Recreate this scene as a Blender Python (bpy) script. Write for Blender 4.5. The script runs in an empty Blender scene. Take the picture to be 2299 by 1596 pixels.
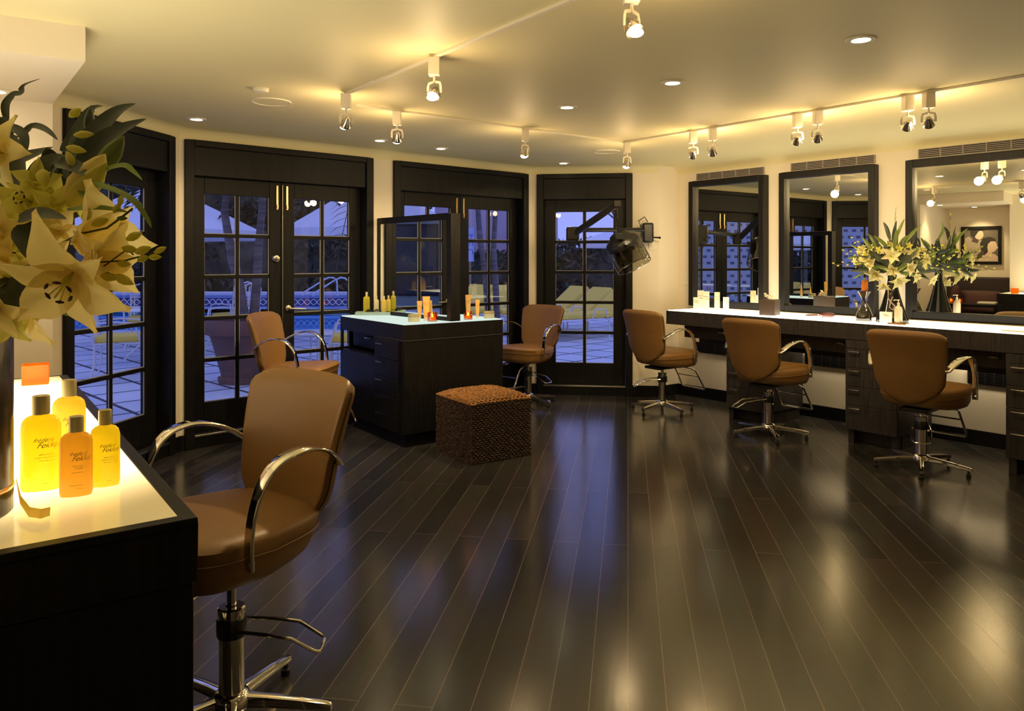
import bpy, bmesh, math, random
from mathutils import Vector, Matrix
PI=math.pi; R=math.radians
SC=bpy.context.scene; COL=SC.collection
random.seed(7)
# ---------------------------------------------------------------- camera, world, exposure
F=1700.0; CU=1149.5; CV=582.0; CH=1.40
cam=bpy.data.objects.new('camera',bpy.data.cameras.new('camera')); COL.objects.link(cam)
cam.location=(0,0,CH); cam.rotation_euler=(R(90),0,0)
cam.data.sensor_fit='HORIZONTAL'; cam.data.sensor_width=36.0; cam.data.lens=36.0*F/2299
cam.data.shift_y=-(798-CV)/2299; cam.data.clip_start=.05; cam.data.clip_end=300
SC.camera=cam
SC.view_settings.view_transform='Standard'; SC.view_settings.look='None'
SC.view_settings.gamma=1; SC.view_settings.use_curve_mapping=False
SC.view_settings.exposure=0.75
SC.cycles.use_denoising=True
SC.cycles.max_bounces=10; SC.cycles.diffuse_bounces=5; SC.cycles.glossy_bounces=6
SC.cycles.transmission_bounces=6; SC.cycles.transparent_max_bounces=12
SC.cycles.sample_clamp_indirect=6
W=bpy.data.worlds.new('dusk'); SC.world=W; W.use_nodes=True
bg=W.node_tree.nodes['Background']; bg.inputs[0].default_value=(.235,.27,.70,1); bg.inputs[1].default_value=1.0
LW=(1,.74,.38)
def lamp(kind,loc,energy,color=LW,radius=.03,target=None,cone=80,blend=.6,size=None,name='lamp_light'):
    l=bpy.data.lights.new(name,kind); l.energy=energy; l.color=color
    if kind!='AREA': l.shadow_soft_size=radius
    if kind=='SPOT': l.spot_size=R(cone); l.spot_blend=blend
    o=bpy.data.objects.new(name,l); COL.objects.link(o); o.location=loc
    if target is not None:
        o.rotation_euler=(Vector(target)-Vector(loc)).to_track_quat('-Z','Y').to_euler()
    return o
CZ=2.355
def at(u,v,Y): return Vector(((u-CU)/F*Y,Y,CH+(CV-v)/F*Y))
def on(u,v,z):
    Y=F*(z-CH)/(CV-v); return Vector(((u-CU)/F*Y,Y,z))
# ---------------------------------------------------------------- mesh building
class MB:
    def __init__(s): s.v=[]; s.f=[]
    def add(s,vs,fs):
        o=len(s.v); s.v+=[tuple(v) for v in vs]; s.f+=[tuple(i+o for i in f) for f in fs]; return s
    def hexa(s,p):
        return s.add(p,[(0,3,2,1),(4,5,6,7),(0,1,5,4),(1,2,6,5),(2,3,7,6),(3,0,4,7)])
    def box(s,x0,x1,y0,y1,z0,z1,M=None):
        p=[(x0,y0,z0),(x1,y0,z0),(x1,y1,z0),(x0,y1,z0),(x0,y0,z1),(x1,y0,z1),(x1,y1,z1),(x0,y1,z1)]
        if M: p=[M@Vector(q) for q in p]
        return s.hexa(p)
    def wallbox(s,P,Q,z0,z1,th,off=0):   # box along line P-Q, thickness to the left of travel
        P=Vector(P[:2]);Q=Vector(Q[:2]); d=(Q-P).normalized(); n=Vector((-d.y,d.x))
        a=P+n*off;b=Q+n*off;c=Q+n*(off+th);e=P+n*(off+th)
        return s.hexa([(a.x,a.y,z0),(b.x,b.y,z0),(c.x,c.y,z0),(e.x,e.y,z0),(a.x,a.y,z1),(b.x,b.y,z1),(c.x,c.y,z1),(e.x,e.y,z1)])
    def sweep(s,pts,prof,up=(0,0,1),closed=False,scales=None):
        pts=[Vector(p) for p in pts]; n=len(pts); k=len(prof); up=Vector(up); vs=[]
        prevx=None
        for i,p in enumerate(pts):
            if closed: t=(pts[(i+1)%n]-pts[i-1])
            else: t=pts[min(i+1,n-1)]-pts[max(i-1,0)]
            t=t.normalized() if t.length>1e-9 else Vector((0,0,1))
            x=t.cross(up)
            if x.length<1e-3: x=prevx if prevx else t.orthogonal()
            x=x.normalized()
            if prevx and x.dot(prevx)<0: x=-x
            prevx=x; y=x.cross(t).normalized()
            sc=scales[i] if scales else 1
            for a,b in prof: vs.append(p+x*a*sc+y*b*sc)
        fs=[]
        m=n if closed else n-1
        for i in range(m):
            for j in range(k):
                a=i*k+j;b=i*k+(j+1)%k;c=((i+1)%n)*k+(j+1)%k;d=((i+1)%n)*k+j; fs.append((a,b,c,d))
        if not closed: fs.append(tuple(range(k-1,-1,-1))); fs.append(tuple((n-1)*k+j for j in range(k)))
        return s.add(vs,fs)
    def tube(s,pts,r,n=8,closed=False,rad=None,up=(0.01,0.02,1)):
        prof=[(math.cos(2*PI*j/n)*r,math.sin(2*PI*j/n)*r) for j in range(n)]
        return s.sweep(pts,prof,up,closed,[q/r for q in rad] if rad else None)
    def lathe(s,prof,n=24,c=(0,0,0),sx=1,sy=1,M=None,pw=2):
        vs=[];fs=[];c=Vector(c)
        for r,z in prof:
            for j in range(n):
                a=2*PI*j/n; ca,sa=math.cos(a),math.sin(a)
                if pw!=2: ca=math.copysign(abs(ca)**(2/pw),ca); sa=math.copysign(abs(sa)**(2/pw),sa)
                q=Vector((r*ca*sx,r*sa*sy,z)); q=(M@q) if M else q
                vs.append(q+c)
        for i in range(len(prof)-1):
            for j in range(n):
                a=i*n+j;b=i*n+(j+1)%n; fs.append((a,b,b+n,a+n))
        fs.append(tuple(range(n-1,-1,-1))); fs.append(tuple((len(prof)-1)*n+j for j in range(n)))
        return s.add(vs,fs)
    def ell(s,c,rx,ry=None,rz=None,n=12,m=8,M=None):
        ry=rx if ry is None else ry; rz=rx if rz is None else rz
        prof=[(max(math.sin(PI*i/m),.02),-math.cos(PI*i/m)*rz) for i in range(m+1)]
        return s.lathe(prof,n,c,rx,ry,M)
    def grid(s,fn,nu,nv):
        vs=[fn(i/nu,j/nv) for j in range(nv+1) for i in range(nu+1)]
        fs=[(j*(nu+1)+i,j*(nu+1)+i+1,(j+1)*(nu+1)+i+1,(j+1)*(nu+1)+i) for j in range(nv) for i in range(nu)]
        return s.add(vs,fs)
    def build(s,name,mat,parent=None,smooth=True,bevel=0,bseg=2,weld=True,sub=0,loc=None,ang=38,solid=0):
        me=bpy.data.meshes.new(name); me.from_pydata(s.v,[],s.f)
        bm=bmesh.new(); bm.from_mesh(me)
        if weld: bmesh.ops.remove_doubles(bm,verts=bm.verts,dist=1e-5)
        bmesh.ops.recalc_face_normals(bm,faces=bm.faces); bm.to_mesh(me); bm.free()
        if smooth: me.shade_smooth(); me.set_sharp_from_angle(angle=R(ang))
        me.materials.append(mat)
        o=bpy.data.objects.new(name,me); COL.objects.link(o)
        if parent: o.parent=parent
        if loc is not None: o.location=loc
        if solid: m=o.modifiers.new('solid','SOLIDIFY'); m.thickness=solid; m.offset=0
        if bevel: m=o.modifiers.new('bevel','BEVEL'); m.width=bevel; m.segments=bseg; m.limit_method='ANGLE'; m.angle_limit=R(40)
        if sub: m=o.modifiers.new('sub','SUBSURF'); m.levels=sub; m.render_levels=sub
        return o
def tag(o,label,cat,group=None,kind=None):
    if label: o['label']=label
    if cat: o['category']=cat
    if group: o['group']=group
    if kind: o['kind']=kind
    return o
def thing(name,label,cat,loc=(0,0,0),rotz=0,group=None):
    o=bpy.data.objects.new(name,None); COL.objects.link(o); o.empty_display_size=.05
    o.location=loc; o.rotation_euler=(0,0,rotz); return tag(o,label,cat,group)
def struct(o,label=None):
    o['kind']='structure'
    if label: o['label']=label
    return o
def dup(root,loc=None,rotz=None,label=None,group=None):
    r=root.copy(); COL.objects.link(r)
    if loc is not None: r.location=loc
    if rotz is not None: r.rotation_euler=(0,0,rotz)
    if label: r['label']=label
    if group: r['group']=group
    for ch in list(root.children):
        c=ch.copy(); COL.objects.link(c); c.parent=r
        for g in list(ch.children):
            d=g.copy(); COL.objects.link(d); d.parent=c
    return r
# ---------------------------------------------------------------- materials
def mat(name,col,rough=.5,metal=0,trans=0,emit=None,es=0,spec=None,coat=0,sss=0,noise=None,bump=None,ior=None,alpha=None):
    m=bpy.data.materials.new(name); m.use_nodes=True; nt=m.node_tree; b=nt.nodes['Principled BSDF']
    b.inputs['Base Color'].default_value=(*col,1); b.inputs['Roughness'].default_value=rough; b.inputs['Metallic'].default_value=metal
    b.inputs['Transmission Weight'].default_value=trans
    if spec is not None: b.inputs['Specular IOR Level'].default_value=spec
    if coat: b.inputs['Coat Weight'].default_value=coat
    if sss: b.inputs['Subsurface Weight'].default_value=sss; b.inputs['Subsurface Radius'].default_value=(.03,.03,.03); b.inputs['Subsurface Scale'].default_value=1
    if ior: b.inputs['IOR'].default_value=ior
    if emit: b.inputs['Emission Color'].default_value=(*emit,1); b.inputs['Emission Strength'].default_value=es
    if noise or bump:
        tc=nt.nodes.new('ShaderNodeTexCoord'); mp=nt.nodes.new('ShaderNodeMapping'); nt.links.new(tc.outputs['Object'],mp.inputs[0])
    if noise:   # (scale xyz, col2, amount)
        sc,c2,detail=noise; mp.inputs['Scale'].default_value=sc
        n=nt.nodes.new('ShaderNodeTexNoise'); n.inputs['Scale'].default_value=1; n.inputs['Detail'].default_value=detail
        rmp=nt.nodes.new('ShaderNodeValToRGB'); rmp.color_ramp.elements[0].position=.35; rmp.color_ramp.elements[1].position=.65
        rmp.color_ramp.elements[0].color=(*col,1); rmp.color_ramp.elements[1].color=(*c2,1)
        nt.links.new(mp.outputs[0],n.inputs['Vector']); nt.links.new(n.outputs['Fac'],rmp.inputs[0]); nt.links.new(rmp.outputs[0],b.inputs['Base Color'])
    if bump:
        n2=nt.nodes.new('ShaderNodeTexNoise'); n2.inputs['Scale'].default_value=bump[0]; n2.inputs['Detail'].default_value=3
        bp=nt.nodes.new('ShaderNodeBump'); bp.inputs['Strength'].default_value=bump[1]; bp.inputs['Distance'].default_value=bump[2] if len(bump)>2 else .002
        nt.links.new((mp if noise else tc).outputs[0 if noise else 'Object'],n2.inputs['Vector']); nt.links.new(n2.outputs['Fac'],bp.inputs['Height']); nt.links.new(bp.outputs[0],b.inputs['Normal'])
    return m
def emis(name,col,s):
    m=bpy.data.materials.new(name); m.use_nodes=True; nt=m.node_tree; nt.nodes.clear()
    e=nt.nodes.new('ShaderNodeEmission'); e.inputs[0].default_value=(*col,1); e.inputs[1].default_value=s
    o=nt.nodes.new('ShaderNodeOutputMaterial'); nt.links.new(e.outputs[0],o.inputs[0]); return m
def thinglass(name,tint=(1,1,1),gloss=.12,rough=.0):
    m=bpy.data.materials.new(name); m.use_nodes=True; nt=m.node_tree; nt.nodes.clear()
    t=nt.nodes.new('ShaderNodeBsdfTransparent'); t.inputs[0].default_value=(*tint,1)
    g=nt.nodes.new('ShaderNodeBsdfGlossy'); g.inputs['Roughness'].default_value=rough
    fr=nt.nodes.new('ShaderNodeFresnel'); ge=nt.nodes.new('ShaderNodeNewGeometry'); io=nt.nodes.new('ShaderNodeMapRange'); io.inputs['To Min'].default_value=1.5; io.inputs['To Max'].default_value=1/1.5; nt.links.new(ge.outputs['Backfacing'],io.inputs[0]); nt.links.new(io.outputs[0],fr.inputs[0])
    mx=nt.nodes.new('ShaderNodeMixShader'); ad=nt.nodes.new('ShaderNodeMath'); ad.operation='MULTIPLY_ADD'; ad.inputs[1].default_value=1.0; ad.inputs[2].default_value=gloss*.3; ad.use_clamp=True
    o=nt.nodes.new('ShaderNodeOutputMaterial')
    nt.links.new(fr.outputs[0],ad.inputs[0]); nt.links.new(ad.outputs[0],mx.inputs[0]); nt.links.new(t.outputs[0],mx.inputs[1]); nt.links.new(g.outputs[0],mx.inputs[2]); nt.links.new(mx.outputs[0],o.inputs[0]); return m
def translucent(name,col,rough=.3,mix=.6,gl=.06):
    m=bpy.data.materials.new(name); m.use_nodes=True; nt=m.node_tree; nt.nodes.clear()
    d=nt.nodes.new('ShaderNodeBsdfDiffuse'); d.inputs[0].default_value=(*col,1)
    t=nt.nodes.new('ShaderNodeBsdfTranslucent'); t.inputs[0].default_value=(*col,1)
    g=nt.nodes.new('ShaderNodeBsdfGlossy'); g.inputs['Roughness'].default_value=rough
    m1=nt.nodes.new('ShaderNodeMixShader'); m1.inputs[0].default_value=mix; m2=nt.nodes.new('ShaderNodeMixShader'); m2.inputs[0].default_value=gl
    o=nt.nodes.new('ShaderNodeOutputMaterial')
    nt.links.new(d.outputs[0],m1.inputs[1]); nt.links.new(t.outputs[0],m1.inputs[2]); nt.links.new(m1.outputs[0],m2.inputs[1]); nt.links.new(g.outputs[0],m2.inputs[2]); nt.links.new(m2.outputs[0],o.inputs[0]); return m
M={}
M['ceil']=mat('ceiling_paint',(.82,.75,.46),.55,spec=.35,bump=(3,.1,.002))
M['wall']=mat('wall_paint',(.84,.76,.63),.6,bump=(40,.08,.001))
M['black']=mat('ebonised_wood',(.0045,.0042,.005),.42,spec=.2,noise=((60,60,4),(.009,.0085,.009),4))
M['frame']=mat('dark_frame',(.009,.0085,.0095),.40,spec=.25,noise=((60,60,4),(.014,.013,.014),3))
M['cab']=mat('cabinet_wood',(.017,.0145,.0145),.42,spec=.3,noise=((90,90,5),(.038,.033,.033),5))
M['chrome']=mat('chrome',(.75,.72,.66),.09,1)
M['steel']=mat('brushed_steel',(.62,.58,.52),.25,1)
M['brass']=mat('brass',(.8,.55,.3),.25,1)
M['vinyl']=mat('tan_vinyl',(.195,.098,.026),.45,noise=((3,3,3),(.215,.110,.031),2),bump=(220,.12,.0006))
M['rubber']=mat('black_rubber',(.01,.01,.01),.6)
M['plastic']=mat('black_plastic',(.012,.012,.013),.3)
M['white']=mat('white_enamel',(.85,.80,.70),.4)
M['ring']=mat('white_trim',(.85,.80,.66),.5)
M['mirror']=mat('mirror_glass',(.86,.88,.83),.0,1)
M['pane']=thinglass('window_pane',(.93,.95,.97),.1)
M['bulb']=emis('lit_bulb',(1,.82,.50),60)
M['down']=emis('lit_downlight',(1,.86,.58),14)
M['grille']=mat('vent_grille',(.35,.31,.29),.5)
M['dark']=mat('dark_void',(.02,.018,.018),.7)
M['alum']=mat('aluminium_sill',(.55,.53,.5),.3,1)
# floor : boards 0.12 m wide running 8.6 degrees off the view direction
def floor_mat():
    m=bpy.data.materials.new('dark_plank_floor'); m.use_nodes=True; nt=m.node_tree; b=nt.nodes['Principled BSDF']; N=nt.nodes.new; L=nt.links.new
    tc=N('ShaderNodeTexCoord'); mp=N('ShaderNodeMapping'); mp.vector_type='TEXTURE'; mp.inputs['Rotation'].default_value=(0,0,R(90-8.7)); L(tc.outputs['Object'],mp.inputs[0])
    br=N('ShaderNodeTexBrick'); br.offset=.37; br.inputs['Scale'].default_value=1; br.inputs['Brick Width'].default_value=2.3; br.inputs['Row Height'].default_value=.1206
    br.inputs['Mortar Size'].default_value=.0016; br.inputs['Mortar Smooth'].default_value=.1
    br.inputs['Color1'].default_value=(.018,.0175,.0175,1); br.inputs['Color2'].default_value=(.042,.039,.037,1); br.inputs['Mortar'].default_value=(.13,.105,.085,1)
    L(mp.outputs[0],br.inputs[0])
    mp2=N('ShaderNodeMapping'); mp2.inputs['Scale'].default_value=(3,60,3); L(mp.outputs[0],mp2.inputs[0])
    n=N('ShaderNodeTexNoise'); n.inputs['Scale'].default_value=1; n.inputs['Detail'].default_value=4; L(mp2.outputs[0],n.inputs[0])
    mx=N('ShaderNodeMix'); mx.data_type='RGBA'; mx.blend_type='OVERLAY'; mx.inputs[0].default_value=.6
    L(br.outputs['Color'],mx.inputs[6]); L(n.outputs['Color'],mx.inputs[7]); L(mx.outputs[2],b.inputs['Base Color'])
    rr=N('ShaderNodeTexNoise'); rr.inputs['Scale'].default_value=1.6; L(tc.outputs['Object'],rr.inputs[0])
    mr=N('ShaderNodeMapRange'); mr.inputs['To Min'].default_value=.13; mr.inputs['To Max'].default_value=.24; L(rr.outputs['Fac'],mr.inputs[0]); L(mr.outputs[0],b.inputs['Roughness'])
    bp=N('ShaderNodeBump'); bp.inputs['Strength'].default_value=.25; bp.inputs['Distance'].default_value=.001; bp.invert=True
    L(br.outputs['Fac'],bp.inputs['Height'])
    bp2=N('ShaderNodeBump'); bp2.inputs['Strength'].default_value=.05; bp2.inputs['Distance'].default_value=.002; L(n.outputs['Fac'],bp2.inputs['Height']); L(bp.outputs[0],bp2.inputs['Normal']); L(bp2.outputs[0],b.inputs['Normal'])
    b.inputs['Specular IOR Level'].default_value=.65
    return m
M['floor']=floor_mat()
def glowtop(name,c_hot,s_hot,c_dim,s_dim,centre,r0,r1,sc=(1,1,1)):
    """back-lit frosted glass: tubes below it make the middle brighter than the rim"""
    m=bpy.data.materials.new(name); m.use_nodes=True; nt=m.node_tree; b=nt.nodes['Principled BSDF']; N=nt.nodes.new; L=nt.links.new
    tc=N('ShaderNodeTexCoord'); mp=N('ShaderNodeMapping'); mp.inputs['Location'].default_value=tuple(-a*k for a,k in zip(centre,sc)); mp.inputs['Scale'].default_value=sc; L(tc.outputs['Object'],mp.inputs[0])
    ln=N('ShaderNodeVectorMath'); ln.operation='LENGTH'; L(mp.outputs[0],ln.inputs[0])
    mr=N('ShaderNodeMapRange'); mr.interpolation_type='SMOOTHSTEP'; mr.inputs['From Min'].default_value=r0; mr.inputs['From Max'].default_value=r1; mr.inputs['To Min'].default_value=s_hot; mr.inputs['To Max'].default_value=s_dim
    L(ln.outputs['Value'],mr.inputs[0])
    m2=N('ShaderNodeMapRange'); m2.inputs['From Min'].default_value=r0; m2.inputs['From Max'].default_value=r1; L(ln.outputs['Value'],m2.inputs[0])
    cx=N('ShaderNodeMix'); cx.data_type='RGBA'; cx.inputs[6].default_value=(*c_hot,1); cx.inputs[7].default_value=(*c_dim,1); L(m2.outputs[0],cx.inputs[0])
    b.inputs['Base Color'].default_value=(.6,.58,.5,1); b.inputs['Roughness'].default_value=.12
    L(cx.outputs[2],b.inputs['Emission Color']); L(mr.outputs[0],b.inputs['Emission Strength'])
    return m

# ---------------------------------------------------------------- lettering
def text_data(s,size,name,shear=0,align='CENTER',extrude=.0,space=1.0):
    c=bpy.data.curves.new(name,'FONT'); c.body=s; c.size=size; c.shear=shear; c.align_x=align; c.extrude=extrude; c.space_character=space; c.resolution_u=3
    o=bpy.data.objects.new(name,c); COL.objects.link(o); dg=bpy.context.evaluated_depsgraph_get()
    me=bpy.data.meshes.new_from_object(o.evaluated_get(dg)); bpy.data.objects.remove(o); bpy.data.curves.remove(c); return me
def lettering(lines,rx,ry,mat_,parent,name='printed_lettering',pw=2,eps=.0006,flip=1,face=0):
    """print lines (text,size,z,x,shear) on an elliptic bottle front (local -y side)"""
    b=MB()
    for s,size,z,x,sh in lines:
        me=text_data(s,size,'t',sh)
        vs=[]
        for v in me.vertices:
            X=v.co.x+x; a=X/rx; a=max(-1.45,min(1.45,a+face)); 
            vs.append((rx*math.sin(a),-(ry+eps)*math.cos(a),z+v.co.y))
        b.add(vs,[tuple(p.vertices) for p in me.polygons]); bpy.data.meshes.remove(me)
    o=b.build(name,mat_,parent,smooth=False,weld=False); return o
# ---------------------------------------------------------------- room shell
pB0=Vector((-.95,.59)); pBf=Vector((-2.483,2.692)); pK2=Vector((-3.04,2.287)); pK=Vector((-3.615,3.078)); pR=Vector((-2.402,3.96))
pD=Vector((-2.632,4.305)); C12=Vector((-2.43,5.53)); C34=Vector((.205,7.885)); pQ=Vector((1.50,7.72)); pS=Vector((1.732,7.882))
PW=Vector((2.9106,6.4528)); WD=Vector((.63608,-.77162)); WN=Vector((-.77162,-.63608))
pE=PW+WD*3.3; pF=Vector((5.6,-2.2)); pG=Vector((-2.95,-2.2)); pH=Vector((-2.95,-.91))
E1=Vector((-.588,.809)); E2=Vector((.809,.588))
ring=[pB0,pBf,pK2,pK,pR,pD,C12,C34,pQ,pS,pE,pF,pG,pH]
def offs(poly,d):
    out=[]; n=len(poly)
    for i in range(n):
        a,b,c=poly[i-1],poly[i],poly[(i+1)%n]
        d1=(b-a).normalized(); d2=(c-b).normalized(); n1=Vector((-d1.y,d1.x)); n2=Vector((-d2.y,d2.x))
        m=(n1+n2).normalized(); k=d/max(.35,m.dot(n1)); out.append(b+m*k)
    return out
outer=offs(ring,.16)
def slab(name,poly,z0,z1,m):
    b=MB(); n=len(poly)
    b.add([(p.x,p.y,z0) for p in poly]+[(p.x,p.y,z1) for p in poly],[tuple(range(n-1,-1,-1)),tuple(range(n,2*n))]+[(i,(i+1)%n,(i+1)%n+n,i+n) for i in range(n)])
    return b.build(name,m,smooth=False)
struct(slab('floor',outer,-.12,0,M['floor']),'dark glossy plank floor')
struct(slab('ceiling',outer,CZ,CZ+.15,M['ceil']),'cream ceiling')
TH=.16
def wall(name,P,Q,openings=()):
    """openings: (t0,t1,ztop) measured along P->Q"""
    b=MB(); P=Vector(P);Q=Vector(Q); d=(Q-P).normalized(); L=(Q-P).length; t=0
    for t0,t1,zt in openings:
        b.wallbox(P+d*t,P+d*t0,0,CZ,TH); b.wallbox(P+d*t0,P+d*t1,zt,CZ,TH); t=t1
    b.wallbox(P+d*t,Q,0,CZ,TH)
    return struct(b.build(name,M['wall'],smooth=False))
dirn=lambda P,Q:(Q-P).normalized()
# door spans
D1d=dirn(pD,C12); D2d=dirn(C12,C34); D4d=dirn(C34,pQ)
def tpos(P,d,u):   # distance along P+td whose point lies on the sight line u
    k=(u-CU)/F; return (k*P.y-P.x)/(d.x-k*d.y)
d1=(tpos(pD,D1d,140),tpos(pD,D1d,388)); d2=(tpos(C12,D2d,413),tpos(C12,D2d,836)); d3=(tpos(C12,D2d,882),tpos(C12,D2d,1184)); d4=(tpos(C34,D4d,1205),tpos(C34,D4d,1420))
ZT=2.28
wall('wall_left_side',pB0,pBf); wall('wall_alcove_near',pBf,pK2); wall('wall_alcove_back',pK2,pK); wall('wall_alcove_far',pK,pR)
wall('wall_return',pR,pD)
wall('wall_left',pD,C12,[(d1[0]+.02,d1[1]-.02,ZT-.02)]); wall('wall_bay',C12,C34,[(d2[0]+.02,d2[1]-.02,ZT-.02),(d3[0]+.02,d3[1]-.02,ZT-.02)])
wall('wall_far',C34,pQ,[(d4[0]+.02,d4[1]-.02,ZT-.02)]); wall('wall_corner',pQ,pS); wall('wall_right',pS,pE)
wall('wall_right_rear',pE,pF); wall('wall_back',pF,pG); wall('wall_left_rear',pG,pH); wall('wall_left_near',pH,pB0)
# soft cove between walls and ceiling
def cove(name,P,Q,h=.075):
    P=Vector(P);Q=Vector(Q); d=dirn(P,Q); n=Vector((d.y,-d.x)); b=MB(); prof=[]
    for i in range(7):
        a=PI/2*i/6; prof.append((h*(1-math.sin(a)),-h*(1-math.cos(a))))
    prof=[(0,0)]+prof
    vs=[]
    for X in (P,Q):
        for a,z in prof: q=X+n*a; vs.append((q.x,q.y,CZ+z))
    k=len(prof); b.add(vs,[(j,(j+1)%k,(j+1)%k+k,j+k) for j in range(k)]); struct(b.build(name,M['ceil']))
for i,(a,b_) in enumerate([(pD,C12),(C12,C34),(C34,pQ),(pS,pE)]): cove('trim_%d'%(i+1),a,b_)
# black baseboards
def base(name,segs,h=.11):
    b=MB()
    for P,Q in segs: b.wallbox(P,Q,0,h,.014,-.014)
    struct(b.build(name,M['black'],bevel=.002))
def al(P,d,t): return P+d*t
base('baseboard_left',[(pR,pD),(pD,al(pD,D1d,d1[0])),(al(pD,D1d,d1[1]),C12)]); base('baseboard_bay',[(C12,al(C12,D2d,d2[0])),(al(C12,D2d,d2[1]),al(C12,D2d,d3[0])),(al(C12,D2d,d3[1]),C34)])
base('baseboard_far',[(C34,al(C34,D4d,d4[0])),(al(C34,D4d,d4[1]),pQ),(pQ,pS)]); base('baseboard_right',[(pS,pE)])
base('baseboard_alcove',[(pBf,pK2),(pK2,pK),(pK,pR)]); base('baseboard_rear',[(pB0,pBf),(pE,pF),(pF,pG),(pG,pH),(pH,pB0)])
# soffit over the alcove mouth
S0=Vector((-1.752,3.11))
sb=MB(); q=[S0,Vector((-2.402,3.96)),Vector((-3.75,2.98)),Vector((-3.1,2.05)),Vector((-2.46,2.66))]
n=len(q); z0=2.213
sb.add([(p.x,p.y,z0) for p in q]+[(p.x,p.y,CZ+.02) for p in q],[tuple(range(n-1,-1,-1)),tuple(range(n,2*n))]+[(i,(i+1)%n,(i+1)%n+n,i+n) for i in range(n)])
struct(sb.build('ceiling_soffit',M['wall'],smooth=False))
# ---------------------------------------------------------------- french doors
REC=.10
def door(idx,P,d,t0,t1,nleaf,label):
    w=t1-t0; ang=math.atan2(d.y,d.x); o=P+d*t0
    r=bpy.data.objects.new('door_%d'%idx,None); COL.objects.link(r); r.location=(o.x,o.y,0); r.rotation_euler=(0,0,ang); struct(r,label)
    # local x along the wall, local +y outdoors, room face at y=0
    cw=.07
    b=MB(); b.box(0,cw,-.025,REC+.06,0,ZT).box(w-cw,w,-.025,REC+.06,0,ZT).box(cw,w-cw,-.025,REC+.06,2.235,ZT); b.build('door_frame',M['black'],r,bevel=.004)
    b=MB(); b.box(cw,w-cw,-.008,REC-.01,2.02,2.235); b.build('head_panel',M['black'],r,bevel=.003)
    b=MB(); b.box(cw,w-cw,-.01,REC+.1,0,.085); b.build('threshold',M['black'],r,bevel=.002)
    b=MB(); b.box(cw,w-cw,-.02,.05,.085,.1); b.build('sill_strip',M['alum'],r,bevel=.002)
    lw=(w-2*cw)/nleaf; st=.118 if nleaf==1 else .105; zb,zt=.08,2.03; g0,g1=.318,1.895
    y0,y1=REC-.02,REC+.022
    for k in range(nleaf):
        x=cw+k*lw+.002; X=x+lw-.004
        b=MB(); b.box(x,x+st,y0,y1,zb,zt).box(X-st,X,y0,y1,zb,zt).box(x+st,X-st,y0,y1,zb,g0).box(x+st,X-st,y0,y1,g1,zt)
        leaf=b.build('door_leaf',M['black'],r,bevel=.003)
        b=MB(); gm=.5*(x+X); mw=.014
        b.box(gm-mw,gm+mw,y0+.008,y1-.008,g0,g1)
        rows=5; h=(g1-g0)/rows
        for i in range(1,rows): b.box(x+st,X-st,y0+.006,y1-.006,g0+i*h-mw,g0+i*h+mw)
        b.build('muntin_bars',M['black'],leaf,bevel=.003)
        b=MB(); b.add([(x+st,REC,g0),(X-st,REC,g0),(X-st,REC,g1),(x+st,REC,g1)],[(0,1,2,3)]); b.build('window_pane',M['pane'],leaf,smooth=False)
        b=MB()   # pale inner edge bead round every pane
        for c in (0,1):
            xa=(x+st) if c==0 else gm+mw; xb=gm-mw if c==0 else X-st
            for i in range(rows):
                za=g0+i*h+(mw if i else 0); zb_=g0+(i+1)*h-(mw if i<rows-1 else 0)
                b.box(xa,xa+.005,y0+.012,y0+.018,za,zb_).box(xb-.005,xb,y0+.012,y0+.018,za,zb_).box(xa,xb,y0+.012,y0+.018,za,za+.005)
        b.build('pane_bead',M['bead'],leaf,smooth=False)
        if nleaf==2:
            bx=(X-.05) if k==0 else x+.03
            b=MB(); b.box(bx,bx+.018,y0-.010,y0,1.80,1.995).box(bx+.002,bx+.016,y0-.018,y0-.008,1.81,1.84); b.build('flush_bolt',M['brass'],leaf,bevel=.002)
    if idx==2:
        x=cw+lw-.055
        b=MB(); Mx=Matrix.Rotation(R(90),4,'X'); b.lathe([(.006,0),(.032,0),(.032,.012),(.026,.02),(.016,.022),(.016,.05),(.004,.052)],20,(x,y0,1.405),M=Mx); b.build('deadbolt',M['steel'],r)
        x=cw+lw+.05
        b=MB(); b.lathe([(.004,0),(.026,0),(.026,.012),(.011,.016),(.011,.05),(.004,.051)],16,(x,y0,1.0),M=Mx); b.tube([(x,y0-.045,1.0),(x+.04,y0-.05,.998),(x+.13,y0-.05,.992)],.008); b.build('lever_handle',M['steel'],r)
        b=MB(); b.box(cw+lw-.008,cw+lw+.008,y0-.012,y0,.11,2.0); b.build('astragal',M['frame'],r,bevel=.003)
        b=MB(); b.box(cw+lw-.0015,cw+lw+.0015,y0-.0135,y0-.012,.11,2.0); b.build('weather_seal',M['alum'],r)
    return r
M['bead']=mat('pale_bead',(.30,.30,.30),.5)
door(1,pD,D1d,d1[0],d1[1],1,'single black glazed door behind the big flowers')
door(2,C12,D2d,d2[0],d2[1],2,'black french doors facing the pool')
door(3,C12,D2d,d3[0],d3[1],2,'black french doors behind the centre island')
door(4,C34,D4d,d4[0],d4[1],1,'single black glazed door behind the hood dryer')
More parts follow.
